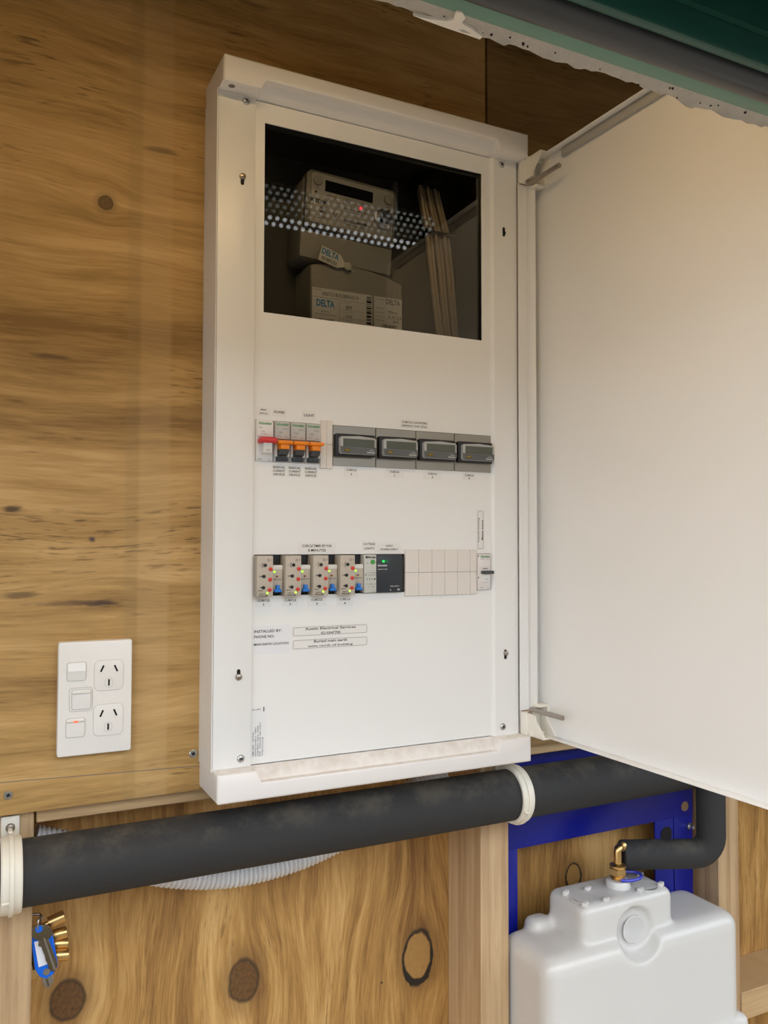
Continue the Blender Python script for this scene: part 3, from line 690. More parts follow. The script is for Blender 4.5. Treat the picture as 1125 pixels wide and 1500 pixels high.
# ------------------------------------------------------------------ devices, lower row
rz0, rz1 = .2108, .2552
tm = rl0 = None
TX = [.0450, .0772, .1095, .1418]
for i in range(4):
    lab = ('beige red-dialled timer at the cabinet rim, farthest from the power supply', 'beige red-dialled timer second from the cabinet rim, under the TIMER SET sticker', 'beige red-dialled timer third from the cabinet rim', 'beige red-dialled timer nearest to the slim light-sensing switch')[i]
    labr = ('blue-levered relay between the first and second beige timers from the rim', 'blue-levered relay between the second and third beige timers from the rim', 'blue-levered relay between the third and fourth beige timers from the rim', 'blue-levered relay touching the slim light-sensing switch')[i]
    if i == 0:
        x0, x1 = TX[0], TX[0]+.0178; zb, zt = .2100, .2545; y = -.0600
        tm = dev('timer_relay', x0, x1, zb, zt, lab, 'timer', 'beige timers in the lower row')
        obj('body', MB().box(x0-.0004, x1-.0004, y+.001, -.02, zb, zt, .0006, 2), tan2, tm); obj('face', MB().box(x0, x1, y, y+.0022, zb, zt, .0006, 2), tan, tm)
        for k in range(3):
            zz = .2442-.0112*k; xx = x0+(.0088 if k == 0 else .0078-.0004*k)
            obj('setting_screw', MB().cyl((xx, y-.0006, zz-.0008*k), (xx, y+.001, zz-.0008*k), .0019, seg=14), black, tm)
            dl = obj('dial', MB().cyl((x0+.0148-.0005*k, y-.0014, .2400-.0111*k), (x0+.0148-.0005*k, y+.001, .2400-.0111*k), .0021, seg=16, bev=.0003), redd, tm)
            obj('dial_slot', MB().box(x0+.0136-.0005*k, x0+.0160-.0005*k, y-.0016, y-.0012, .2398-.0111*k, .2402-.0111*k), plain('dial slot red', (.30, .01, .01), .5) if k == 0 else bpy.data.materials['dial slot red'], dl, smooth=False)
        obj('scale_print', MB().frame(x0+.0050, x0+.0066, .2418, .2466, .0006, .0005, y-.0001, y+.0005).box(x0+.0022, x0+.0030, y-.0001, y+.0005, .2438, .2446).box(x0+.0040, x0+.0066, y-.0001, y+.0005, .2316, .2330).box(x0+.0024, x0+.0030, y-.0001, y+.0005, .2314, .2332).box(x0+.0036, x0+.0062, y-.0001, y+.0005, .2198, .2212).frame(x0+.0112, x0+.0140, .2482, .2508, .0012, .0004, y-.0001, y+.0005).box(x0+.0158, x0+.0162, y-.0001, y+.0005, .2488, .2510), ink, tm, smooth=False)
        obj('lettering', join_text([text_bm('MODE', x0+.0036, .2170, y-.00015, .0050, .0013, 0, .02), text_bm('OMRON', x0+.0056, .2138, y-.00015, .0072, .0011, 0, .02), text_bm('H3DS-ML', x0+.0068, .2116, y-.00015, .0108, .0017, 0, .03)]), ink, tm, smooth=False)
        obj('indicator', MB().cyl((x0+.0114, y-.0005, .2144), (x0+.0114, y+.0005, .2144), .0011, seg=12), led_g, tm)
        x0, x1 = .0634, .0765
        rl0 = dev('plug_in_relay', x0, x1, rz0, rz1, labr, 'relay', 'blue-levered relays in the lower row')
        obj('socket', MB().box(x0, x1, -.0440, -.02, rz0, rz1, .0005, 1), black, rl0)
        obj('body', MB().box(x0+.0003, x1-.0003, -.0535, -.0435, .2150, .2402, .0008, 2), tan, rl0); obj('top_cap', MB().box(x0+.0003, x1-.0003, -.0537, -.0435, .2390, .2440, .0008, 2), dev_white, rl0)
        obj('lever', MB().box(x0+.0040, x1-.0048, -.0575, -.0530, .2160, .2225, .0006, 2).box(x0+.0022, x1-.0030, -.0582, -.0530, .2148, .2178, .0006, 2), blue_lever, rl0)
        obj('indicator', MB().cyl((x0+.0030, -.0540, .2368), (x0+.0030, -.0530, .2368), .0012, seg=12), led_g, rl0)
        obj('window', MB().box(x0+.0046, x0+.0072, -.0538, -.0530, .2308, .2326), plain('dark red window', (.22, .06, .04), .3), rl0, smooth=False)
        obj('lettering', text_bm('omron', x0+.0066, .2284, -.0537, .0092, .0020, 0, .01), inkg, rl0, smooth=False)
    else:
        dup(tm, (TX[i]-TX[0], 0, 0), lab); dup(rl0, (TX[i]-TX[0], 0, 0), labr)
t = dev('twilight_switch', .1706, .1878, rz0, rz1, 'slim pale grey light-sensing switch with a green dial beside the dark power supply', 'switch')
x0, x1 = .1740, .1898; y = -.0535
obj('body', MB().box(x0, x1, y, -.02, rz0+.0004, rz1-.0004, .0008, 2), plain('pale grey device', (.56, .57, .53), .5), t)
obj('dial', MB().cyl((x0+.0108, y-.0012, .2466), (x0+.0108, y+.001, .2466), .0027, seg=18, bev=.0003), greendial, t)
obj('lettering', join_text([text_bm('finder', x0+.0103, .2520, y-.00015, .0110, .0026, 0, .04), text_bm('1s', x0+.0042, .2452, y-.00015, .002, .0013), text_bm('A', x0+.0150, .2462, y-.00015, .0014, .0014), text_bm('11.31.8.230', x0+.0098, .2342, y-.00015, .0130, .0013), text_bm('16A 250V~', x0+.0104, .2316, y-.00015, .0105, .0013), text_bm('1 1 1 8', x0+.0090, .2268, y-.00015, .0108, .0024, 0, .03), text_bm('1-100 lx', x0+.0090, .2212, y-.00015, .0120, .0012), text_bm('L  N', x0+.0092, .2182, y-.00015, .006, .0014), text_bm('2 14', x0+.0120, .2124, y-.00015, .004, .0011)]), ink, t, smooth=False)
obj('brand_mark', MB().cyl((x0+.0032, y-.0001, .2520), (x0+.0032, y+.001, .2520), .0015, seg=14).box(x0+.0014, x0+.0028, y-.0001, y+.0005, .2312, .2324), ink, t, smooth=False)
t = dev('power_supply', .1888, .2250, rz0, rz1, 'dark slate power supply block with a lit green lamp beside the blank cover strip', 'power supply')
x0, x1 = .1900, .2240
obj('body', MB().box(x0, x1, -.0535, -.02, rz0+.0004, rz1-.0004, .0012, 2), psu, t)
obj('side_rib', MB().box(x1-.001, .2268, -.0505, -.02, rz0+.003, rz1-.003, .001, 2), black, t)
lp = obj('lamp_window', MB().rrect(x0+.0064, x0+.0152, .2455, .2488, .0014, -.0539, -.0530), plain('green lamp window', (.01, .16, .05), .3), t)
obj('lamp', MB().rrect(x0+.0068, x0+.0100, .2459, .2484, .0011, -.0541, -.0534), led_g2, lp)
obj('lettering', join_text([text_bm('Schneider', x0+.0076, .2424, -.05365, .0122, .0022, 0, .02), text_bm('ABLM1A12021', x0+.0076, .2380, -.05365, .0125, .0011), text_bm('100-240V~', x0+.0240, .2182, -.05365, .0122, .0014), text_bm('L        N', x0+.0235, .2142, -.05365, .0122, .0022, 0, .02)]), white_ink, t, smooth=False)
t = dev('blanking_strip', .2287, .3287, .2058, .2606, 'wide cream blanking strip of snap-off segments beside the dark power supply', 'cover plate')
xs = [.2287, .2470, .2651, .2828, .3009, .3187, .3286]
for a, c in zip(xs[:-1], xs[1:]):
    for z0, z1 in ((.2059, .2333), (.2335, .2606)): obj('segment', MB().box(a+.0001, c-.0001, -.0505, -.0465, z0, z1, .0004, 1), blank, t)
t = dev('circuit_breaker', .3290, .3508, rz0, rz1, 'white circuit breaker with a dark grey toggle, last in the lower row', 'circuit breaker')
x0, x1 = .3295, .3478
pink = plain('warm white device plastic', (.78, .74, .73), .4)
obj('body', MB().box(x0, x1, -.0515, -.02, rz0+.0002, rz1-.0002, .0008, 2), pink, t)
tg = obj('toggle', MB().box(x0+.0040, x1+.0002, -.0605, -.0500, .2305, .2345, .0014, 3), dgrey, t)
obj('toggle_handle', MB().prism([(-.0500, .2305), (-.0560, .2300), (-.0545, .2205), (-.0500, .2195)], x0+.0050, x1-.0040, axis='X'), dev_white, tg)
obj('lettering', join_text([text_bm('I.ON', x0+.0098, .2240, -.0562, .0045, .0015)]), inkg, tg, smooth=False)
obj('brand_print', text_bm('Schneider', x0+.0106, .2520, -.05165, .0135, .0034, 0, .02), green_ink, t, smooth=False)
obj('lettering', join_text([text_bm('iC60N   2.24A', x0+.0100, .2486, -.05165, .0125, .0012), text_bm('C32', x0+.0048, .2135, -.05165, .0052, .0022), text_bm('A9F44', x0+.0145, .2132, -.05165, .0042, .0010)]), inkg, t, smooth=False)
obj('vent_slots', MB().box(x0+.0002, x0+.0012, -.0517, -.0510, .2515, .2535).box(x0+.0002, x0+.0012, -.0517, -.0510, .2250, .2270).box(x0+.0070, x0+.0138, -.0518, -.0510, .2366, .2374), dgrey, t, smooth=False)

# ------------------------------------------------------------------ behind the window
TL = -3.6
def tilt(cx, cz, deg): return Matrix.Translation((cx, 0, cz)) @ Matrix.Rotation(math.radians(-deg), 4, 'Y') @ Matrix.Translation((-cx, 0, -cz))
mx, mz = .1805, .684
MT = tilt(mx, mz, -3.0)
def tbm(s, x, z, w, h, y, bold=0, T=MT, deg=-3.0):
    v = T @ Vector((x, 0, z)); return text_bm(s, v.x, v.z, y, w, h, deg, bold)
t = thing('electricity_meter', (mx, .085, .60), 'grey electricity meter with a dark display behind the smoked window', 'meter')
obj('case', MB().box(.1190, .2425, .006, .0518, .6075, .705, .003, 2, M=MT), meter_case, t)
obj('case_joint', MB().box(.1192, .2423, .0057, .0065, .6405, .6412, M=MT), hole, t, smooth=False)
pts = [(.124, .646), (.240, .646), (.240, .704), (.236, .708), (.236, .712), (.126, .712), (.126, .708), (.122, .704), (.122, .650)]
obj('bezel', MB().prism([(.1205, .6435), (.2415, .6435), (.2415, .708), (.236, .7135), (.126, .7135), (.1205, .708)], -.001, .014, .002, M=MT), meter_frame, t)
fc = obj('face_plate', MB().rrect(.1265, .2365, .6485, .7095, .004, -.0025, .004, .0006, M=MT), meter_face, t)
obj('display', MB().box(.1440, .2075, -.0031, 0, .6895, .7030, M=MT), lcd_dark, t, smooth=False)
for bx, bz in ((.1340, .7000), (.2290, .6985)): obj('button', MB().cyl(MT @ Vector((bx, -.0050, bz)), MT @ Vector((bx, 0, bz)), .0060, seg=22, bev=.0006), meter_case, t)
pc = MT @ Vector((.2225, 0, .6725))
op = obj('optical_port', MB().cyl((pc.x, -.0060, pc.z), (pc.x, 0, pc.z), .0125, seg=26, bev=.0008), plain('port steel', (.50, .50, .50), .3, 1), t)
for qx, qz, qr in ((-.002, .0045, .0028), (-.0035, -.003, .0026), (.0035, -.0035, .0026)): obj('port_hole', MB().cyl((pc.x+qx, -.0064, pc.z+qz), (pc.x+qx, -.0058, pc.z+qz), qr, seg=14), lcd_dark, op)
v = MT @ Vector((.1920, 0, .6795)); obj('pulse_lamp', MB().cyl((v.x, -.0036, v.z), (v.x, 0, v.z), .0016, seg=14), led_r, t)
for qx, qz in ((.1325, .6860), (.1728, .6835), (.2310, .6855), (.2310, .6510)):
    v = MT @ Vector((qx, 0, qz)); obj('sensor', MB().cyl((v.x, -.0030, v.z), (v.x, 0, v.z), .0013, seg=12), lcd_dark, t)
obj('lettering', join_text([tbm('EDMI', .1400, .6755, .0150, .0046, -.0027, .03), tbm('ATLAS', .1430, .6685, .0085, .0030, -.0027, .03), tbm('MK7C', .1430, .6635, .0085, .0030, -.0027, .03), tbm('METER MENU', .1530, .6852, .0120, .0016, -.0027), tbm('CANCEL', .1335, .6905, .0065, .0014, -.0027), tbm('PULSE1', .1728, .6865, .0080, .0014, -.0027), tbm('PULSE 2', .1935, .6850, .0090, .0014, -.0027), tbm('SELECT', .2290, .6895, .0065, .0014, -.0027),
    tbm('4(10)A 3x230/400V 50Hz Cl 1', .1795, .6745, .0430, .0022, -.0027), tbm('1000 imp/kWh  3P 4W', .1790, .6705, .0400, .0016, -.0027), tbm('S/N:252345028', .1860, .6600, .0300, .0034, -.0027, .03), tbm('V', .1585, .6625, .0050, .0065, -.0027, .02), tbm('made in NZ', .1860, .6555, .0300, .0018, -.0027), tbm('AS 62052.11', .1420, .6580, .0150, .0014, -.0027), tbm('AS 62053.21', .1420, .6555, .0150, .0014, -.0027)]), ink, fc, smooth=False)
obj('brand_mark', MB().box(.1268, .1305, -.0027, -.002, .6738, .6776, M=MT), ink, fc, smooth=False)

t = thing('fuse_box', (.19, .085, .45), 'grey service fuse box with two white paper labels below the meter', 'fuse box')
top = [(.1275, .6010), (.1380, .6040), (.158, .6055), (.182, .6050), (.206, .6030), (.230, .5990), (.2515, .5935)]
obj('body', MB().prism([(.1275, .45), (.2515, .45)]+top[::-1], 0, .0518, .004, seg=3), box_grey, t)
st = MB()
for r in range(2):
    for c in range(9):
        xx, zz = .135+.0135*c+(.006 if r else 0), .592-.012*r-.0007*c
        if xx < .249: st.lathe((xx, .0002, zz), (0, -1, 0), [(0, .0014), (.0006, .0009), (.0007, .0001)], 8)
obj('raised_dots', st, box_grey, t)
lx0, lx1, lz1 = .1295, .2085, .5735
L1 = obj('paper_label', MB().box(lx0, lx1, -.0006, .0002, .505, lz1), paper2, t, smooth=False, label='white paper label with blue lettering and handwriting')
obj('brand_print', text_bm('DELTA', .1465, .5555, -.0008, .0235, .0085, 0, .03), blue_ink, L1, smooth=False)
obj('lettering', join_text([text_bm('ICP NUMBER', .1360, .5712, -.0008, .0100, .0014), text_bm('METERING', .1460, .5455, -.0008, .0110, .0016), text_bm('INSTALLATION COMPLIANT', .1465, .5420, -.0008, .0270, .0016), text_bm('1356097', .1465, .5345, -.0008, .0220, .0050, 0, .03), text_bm('Certified By', .1745, .5600, -.0008, .0110, .0013), text_bm('Certification Category', .1765, .5480, -.0008, .0160, .0013), text_bm('Certification Date', .1755, .5385, -.0008, .0140, .0013)]), ink, L1, smooth=False)
obj('handwriting', join_text([text_bm('00072183538RN519', .1660, .5672, -.0008, .0480, .0045), text_bm('BM', .1770, .5540, -.0008, .0070, .0050), text_bm('ONE', .1770, .5432, -.0008, .0085, .0034), text_bm('3 .10.23', .1790, .5330, -.0008, .0200, .0040)]), ink, L1, smooth=False)
bc = MB(); zz = .571
random.seed(3)
while zz > .52:
    hh = random.choice((.0008, .0012, .002, .003)); bc.box(.2010, .2075, -.0008, 0, zz-hh, zz); zz -= hh+random.choice((.0007, .001, .0014))
obj('barcode', bc, ink, L1, smooth=False)
obj('ruled_lines', MB().box(.1645, .1648, -.0008, 0, .515, .5600).box(.1300, .2000, -.0008, 0, .5622, .5625).box(.1650, .2000, -.0008, 0, .5505, .5507).box(.1650, .2000, -.0008, 0, .5405, .5407), inkg, L1, smooth=False)
L2 = obj('paper_label', MB().box(.2115, .2500, -.0006, .0002, .505, .5735), paper2, t, smooth=False, label='smaller white paper label with grey lettering')
obj('brand_print', text_bm('DELTA', .2375, .5685, -.0008, .0195, .0068, 0, .03), inkg, L2, smooth=False)
obj('lettering', join_text([text_bm('Certified By', .2190, .5700, -.0008, .0115, .0014), text_bm('Instrument No', .2190, .5595, -.0008, .0115, .0014), text_bm('Serial Number', .2190, .5540, -.0008, .0115, .0014), text_bm('Cert. Date', .2180, .5490, -.0008, .0095, .0014), text_bm('Certified By', .2190, .5440, -.0008, .0115, .0014), text_bm('1356097', .2330, .5375, -.0008, .0205, .0045, 0, .03)]), ink, L2, smooth=False)
obj('handwriting', join_text([text_bm('Mcm', .2370, .5558, -.0008, .0130, .0034), text_bm('3.10.23', .2395, .5495, -.0008, .0180, .0042), text_bm('BM', .2415, .5440, -.0008, .0070, .0040)]), ink, L2, smooth=False)
tgx, tgz = .1545, .6100; T2 = tilt(tgx, tgz, -16)
t = thing('seal_tag', (tgx, 0, tgz), 'small white seal tag with blue lettering hanging above the fuse box', 'tag')
obj('tag_plate', MB().prism([(.1370, .6010), (.1630, .6015), (.1685, .6050), (.1735, .6075), (.1735, .6110), (.1685, .6125), (.1630, .6185), (.1370, .6200)], -.0045, -.0032, .0003, M=T2), paper2, t)
v = T2 @ Vector((.1745, 0, .6090)); obj('seal_button', MB().cyl((v.x, -.0062, v.z), (v.x, -.003, v.z), .0048, seg=20, bev=.0008), plain('seal plastic', (.62, .60, .54), .5), t)
v2 = T2 @ Vector((.186, 0, .6080)); obj('seal_wire', MB().tube([(v.x, -.004, v.z), (v2.x, .001, v2.z)], .0011, 8), plain('seal cord', (.6, .58, .54), .5), t)
obj('brand_print', tbm('DELTA', .1500, .6140, .0225, .0075, -.0046, .03, T2, -16), blue_ink, t, smooth=False)
obj('lettering', join_text([tbm('KE 0001253', .1505, .6055, .0200, .0042, -.0046, .02, T2, -16)]), ink, t, smooth=False)

t = thing('cable_bundle', (.30, .02, .50), 'bundle of beige electrical cables tied together behind the window', 'cable bundle')
n = 9
for i in range(n):
    u = i/(n-1); yy = .006+.010*((i*5) % 3)/2
    a, c = .2815+.030*u, .3065+.0315*u
    q = [(a+.0040-.0015*u, yy+.012, .742), (a+.0025, yy+.006, .720), (.2890+.0345*u, yy, .676), (.2960+.0345*u+.001*math.sin(i*2), yy, .62), (c, yy, .535), (c+.004, yy, .47)]
    pts = []
    for k in range(len(q)-1):
        for s in range(5): f = s/5; pts.append(tuple(q[k][j]*(1-f)+q[k+1][j]*f for j in range(3)))
    pts.append(q[-1]); obj('cable', MB().tube(pts, .0024, 8), wirem, t)
obj('cable_tie', MB().frame(.2862, .3292, .668, .6702, .0008, .0006, -.0005, .022).box(.2862, .3292, .0005, .0022, .6685, .6705, M=tilt(.307, .669, -1)), black, t, smooth=False)
obj('tie_head', MB().box(.2850, .2905, -.002, .004, .6655, .6715, .0006, 1), black, t)
obj('cable_gland', MB().cyl((.302, .022, .732), (.302, .022, .7485), .0225, seg=24, bev=.001), black, t)
t = tag(obj('interior_bracket', MB().box(.2535, .2600, .030, .0315, .688, .738, .0004, 1).box(.2535, .2600, .0315, .0518, .734, .738), zinc, base=(.257, .06, .688)), 'slim pale metal bracket standing beside the electricity meter', 'bracket')

# ------------------------------------------------------------------ power outlet on the plywood
OY = -.0100
t = thing('power_outlet', (-.1113, 0, .0505), 'white double power outlet plate with three rocker switches on plywood', 'power outlet')
pl = obj('plate', MB().rrect(-.1478, -.0750, .0505, .1665, .0022, OY, 0, .0016), outlet_white, t)
def zc6(x0, y0, x1, y1): return prect(60+x0/4.327, 900+y0/4.327, 60+x1/4.327, 900+y1/4.327, OY)
groove = plain('outlet groove', (.48, .46, .43), .5)
for k, r in enumerate(((165, 305, 285, 420), (195, 478, 315, 600), (158, 660, 277, 778))):
    x0, x1, z0, z1 = zc6(*r)
    rk = obj('rocker_switch', MB().rrect(x0, x1, z0, z1, .0022, OY-.0016, OY+.001, .0007), rocker_white, t)
    zm = z0+(z1-z0)*.55
    obj('rocker_face', MB().prism([(OY-.0012, zm+(.004 if k else .0)), (OY-.0032, zm+(.006 if k else .001)), (OY-.0014, z1-.0012), (OY-.0012, z1-.001)] if k else [(OY-.0012, z0+.001), (OY-.0034, zm), (OY-.0018, z1-.0012), (OY-.0012, z1-.001)], x0+.0008, x1-.0008, axis='X'), rocker_white, rk, smooth=False)
    obj('rocker_gap', MB().frame(x0-.0004, x1+.0004, z0-.0004, z1+.0004, .0025, .0006, OY-.0002, OY+.0004), groove, rk, smooth=False)
    if k == 2: obj('neon_strip', MB().box((x0+x1)/2-.0022, (x0+x1)/2+.0022, OY-.0034, OY-.0014, z1-.0036, z1-.0020), neon, rk, smooth=False)
x0, x1, z0, z1 = zc6(178, 463, 328, 615); obj('switch_surround', MB().frame(x0, x1, z0, z1, .003, .0005, OY-.0003, OY+.0004), groove, t, smooth=False)
for r, sl in (((338, 290, 523, 480), ((388, 343, -24), (475, 340, 24), (430, 430, 0))), ((332, 568, 520, 765), ((384, 627, -24), (470, 619, 24), (425, 710, 0)))):
    x0, x1, z0, z1 = zc6(*r)
    sk = obj('socket_face', MB().rrect(x0, x1, z0, z1, .0055, OY-.0009, OY+.001, .0004), outlet_white, t)
    obj('socket_gap', MB().frame(x0-.0003, x1+.0003, z0-.0003, z1+.0003, .0058, .0005, OY-.0002, OY+.0004), groove, sk, smooth=False)
    for sx, sy, a in sl:
        p = U(60+sx/4.327, 900+sy/4.327, Y=OY); hh = .0036 if a else .0033
        obj('pin_slot', MB().box(p.x-.0009, p.x+.0009, OY-.0011, OY, p.z-hh, p.z+hh, M=tilt(p.x, p.z, a)), hole, sk, smooth=False)
        if a == 0: obj('earth_ring', MB().frame(p.x-.0040, p.x+.0040, p.z-.0052, p.z+.0048, .0039, .0003, OY-.00105, OY-.0006), groove, sk, smooth=False)

# ------------------------------------------------------------------ pipes
PR, PY, PZc = .0318, SF-.0322, -.0548
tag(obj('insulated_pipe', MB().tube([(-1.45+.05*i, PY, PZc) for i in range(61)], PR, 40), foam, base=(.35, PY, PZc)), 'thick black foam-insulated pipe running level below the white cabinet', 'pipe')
def pclip(xc, w, lab):
    t = thing('pipe_clip', (xc, SF, PZc), lab, 'pipe clip', 'cream clips holding the thick black pipe')
    prof = [(-w/2, PR+.0002), (-w/2, PR+.0030), (-w/2+.0015, PR+.0042), (-.0022, PR+.0042), (-.0018, PR+.0062), (.0018, PR+.0062), (.0022, PR+.0042), (w/2-.0015, PR+.0042), (w/2, PR+.0030), (w/2, PR+.0002)]
    mb = MB(); bm = mb.bm; seg = 56; tw = .0086
    R = [[bm.verts.new((xc+a, PY+r*math.cos(2*math.pi*k/seg), PZc+r*math.sin(2*math.pi*k/seg))) for a, r in prof] for k in range(seg)]
    # flatten against the stud
    for ring in R:
        for v in ring: v.co.y = min(v.co.y, SF-.0001)
    n = len(prof)
    for k in range(seg):
        for j in range(n): bm.faces.new((R[k][j], R[(k+1) % seg][j], R[(k+1) % seg][(j+1) % n], R[k][(j+1) % n]))
    obj('band', mb, clipm, t)
    obj('catch', MB().box(xc-w/2+.0003, xc-.002, PY-PR-.0060, PY-PR-.0028, PZc-.0140, PZc-.0116, .0006, 2), clipm, t)
    tz = PZc+PR
    tab = obj('tab', MB().box(xc+.0004-tw, xc+.0004+tw, SF-.0042, SF-.0002, tz-.008, -.0070, .0008, 2), clipm, t)
    obj('tab_rib', MB().box(xc-.002, xc+.002, SF-.020, SF-.004, tz-.006, tz+.006, .001, 2), clipm, t)
    obj('tab_boss', MB().cyl((xc+.0004, SF-.0050, -.0180), (xc+.0004, SF-.0040, -.0180), .0068, seg=24), clipm, t)
    s = obj('screw', MB().lathe((xc+.0004, SF-.0048, -.0180), (0, -1, 0), [(0, .0046), (.001, .0046), (.0026, .0036), (.0030, .0022), (.0024, .0015), (.0018, .0002)], 20), pinm, t)
    return t
pclip(-.1892, .0190, 'cream plastic clip holding the thick black pipe on the stud near the keys')
pclip(.4030, .0170, 'cream plastic clip holding the thick black pipe on the stud beside the blue frame')

# elbowed branch pipe down to the tank fitting
er = .0200; A_, B_ = Vector((.6035, .0012, -.172)), Vector((.7213, -.051, -.172)); dA = (A_-B_).normalized(); rb_ = .026
path = [(B_.x, B_.y, -.0770), (B_.x, B_.y, -.105), (B_.x, B_.y, B_.z+rb_+.008)]
for k in range(0, 9):
    a = math.pi/2*k/8; q = B_+Vector((0, 0, rb_*(1-math.sin(a))))+dA*(rb_*(1-math.cos(a))); path.append(tuple(q))
path += [tuple(B_+dA*(rb_+(A_-B_-dA*rb_).length*k/6)) for k in range(1, 7)]
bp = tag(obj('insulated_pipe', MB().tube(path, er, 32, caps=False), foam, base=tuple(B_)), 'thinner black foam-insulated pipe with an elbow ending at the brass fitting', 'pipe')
obj('cut_end', MB().lathe(A_, -dA, [(0, er), (-.0004, er*.97), (0, er*.62), (.02, er*.55), (.021, .0001)], 28), plain('foam cut end', (.035, .035, .037), .9), bp)

# flexible conduit looping behind the pipe
CR, CYc = .0166, .062
ctrl = [(-.205, -.034), (-.164, -.0515), (-.125, -.066), (-.063, -.0955), (.0, -.116), (.064, -.1248), (.140, -.1185), (.215, -.0975), (.280, -.070), (.345, -.040)]
def cat(P, s):
    i = min(int(s), len(P)-2); f = s-i; p = [P[max(i-1, 0)], P[i], P[i+1], P[min(i+2, len(P)-1)]]
    return [0.5*((2*p[1][j])+(-p[0][j]+p[2][j])*f+(2*p[0][j]-5*p[1][j]+4*p[2][j]-p[3][j])*f*f+(-p[0][j]+3*p[1][j]-3*p[2][j]+p[3][j])*f**3) for j in range(2)]
dense = [cat(ctrl, k*(len(ctrl)-1)/2000) for k in range(2001)]
cum = [0]
for k in range(2000): cum.append(cum[-1]+math.dist(dense[k], dense[k+1]))
pitch = .0056; per = 6; tot = cum[-1]; ns = int(tot/pitch*per); pts = []; rs = []; j = 0
for k in range(ns+1):
    s = tot*k/ns
    while j < 1999 and cum[j+1] < s: j += 1
    pts.append((dense[j][0], CYc, dense[j][1])); ph_ = (k % per)/per
    rs.append((CR, CR, CR-.0005, CR-.0030, CR-.0030, CR-.0005)[k % per])
pts = [p for p in pts]; 
off = [(i, p) for i, p in enumerate(pts) if p[0] > -.1640]
tag(obj('flexible_conduit', MB().tube([p for i, p in off], [rs[i] for i, p in off], 20), conduit_m, base=(.06, CYc, -.12), ang=80), 'grey corrugated flexible conduit sagging behind the thick black pipe', 'conduit')

# ------------------------------------------------------------------ keys on the stud
KY = .020
def K(px, py, Y=KY): p = U(30+px/10.71, 1320+py/10.71, Y=Y); return p
t = thing('key_bunch', (-.152, KY, -.19), 'bunch of brass and steel keys with a blue tag hanging on the stud', 'keys')
hk = K(330, 260); ho = obj('hook', MB().tube([(-.1662, KY+.010, hk.z+.001), (-.158, KY+.009, hk.z), (hk.x, KY+.004, hk.z), (hk.x+.001, KY-.002, hk.z+.0008)], .0013, 10), keysteel, t)
rg = []; rc = K(290, 350)
for k in range(25):
    a = 2*math.pi*k/24; rg.append((rc.x+.0016*math.cos(a), KY-.004+.0065*math.cos(a)*.5, rc.z+.0075*math.sin(a)))
obj('key_ring', MB().tube(rg, .0008, 8, caps=False), keysteel, t)
for (ax, ay), (bx, by), y_ in (((440, 345), (690, 225), .026), ((500, 540), (725, 480), .031), ((520, 670), (740, 660), .037), ((540, 850), (750, 840), .030)):
    a, b_ = K(ax, ay, y_), K(bx, by, y_)
    bk_ = obj('brass_key', MB().cyl(a, b_, .0058, seg=20, bev=.0006), brass, t)
    dv = (b_-a).normalized(); obj('key_bore', MB().cyl(b_-dv*.0002, b_+dv*.0003, .0036, seg=16), plain('key bore', (.10, .06, .02), .4, 1) if 'key bore' not in bpy.data.materials else bpy.data.materials['key bore'], bk_)
    obj('key_shank', MB().cyl(a-dv*.012, a, .0028, seg=12), brass, bk_)
pts = [K(x, y, KY-.002) for x, y in ((160, 560), (500, 480), (590, 1000), (520, 1130), (400, 1210), (300, 1180), (225, 1060))]
tagp = obj('blue_tag', MB().prism([(p.x, p.z) for p in pts], KY-.0035, KY-.0005, .0006), tagblue, t)
pts = [K(x, y, KY-.0036) for x, y in ((215, 640), (400, 600), (425, 985), (285, 1035))]
obj('tag_insert', MB().prism([(p.x, p.z) for p in pts], KY-.0040, KY-.0034), plain('tag paper', (.74, .74, .80), .5), tagp, smooth=False)
p = K(410, 1110, KY-.004); obj('tag_eyelet', MB().cyl((p.x, KY-.0042, p.z), (p.x, KY-.003, p.z), .0034, seg=16), keysteel, tagp)
bow = [K(330+175*math.cos(a), 490+125*math.sin(a), KY-.006) for a in [2*math.pi*k/24 for k in range(24)]]
sk = obj('steel_key', MB().prism([(q.x, q.z) for q in bow], KY-.0072, KY-.0052, .0004), keydark, t)
bl = [K(x, y, KY-.006) for x, y in ((290, 600), (430, 570), (585, 990), (540, 1110), (450, 1070), (420, 960), (395, 930), (375, 820), (340, 760), (330, 710), (280, 700))]
obj('key_blade', MB().prism([(q.x, q.z) for q in bl], KY-.0070, KY-.0050, .0003), keydark, sk)
bl = [K(x, y, KY-.0066) for x, y in ((355, 575), (385, 575), (555, 1060), (525, 1090))]
obj('key_groove', MB().prism([(q.x, q.z) for q in bl], KY-.0074, KY-.0068), keysteel, sk, smooth=False)
p = K(290, 430, KY-.006); obj('key_eye', MB().cyl((p.x, KY-.0075, p.z), (p.x, KY-.0068, p.z), .0035, seg=16), tagblue, sk)
bl = [K(x, y, KY+.002) for x, y in ((350, 1150), (500, 1130), (515, 1250), (490, 1300), (440, 1370), (365, 1320), (345, 1270))]
k2 = obj('nickel_key', MB().prism([(q.x, q.z) for q in bl], KY, KY+.0022, .0004), keysteel, t)
p0, p1 = K(400, 1180, KY-.0002), K(440, 1330, KY-.0002); obj('key_groove', MB().tube([(p0.x, KY-.0002, p0.z), (p1.x, KY-.0002, p1.z)], .0009, 8), keydark, k2)
q = K(195, 1110, KY+.006); obj('brass_key_bow', MB().cyl((q.x, KY+.005, q.z), (q.x, KY+.008, q.z), .0072, seg=22, bev=.0005), brass, t)
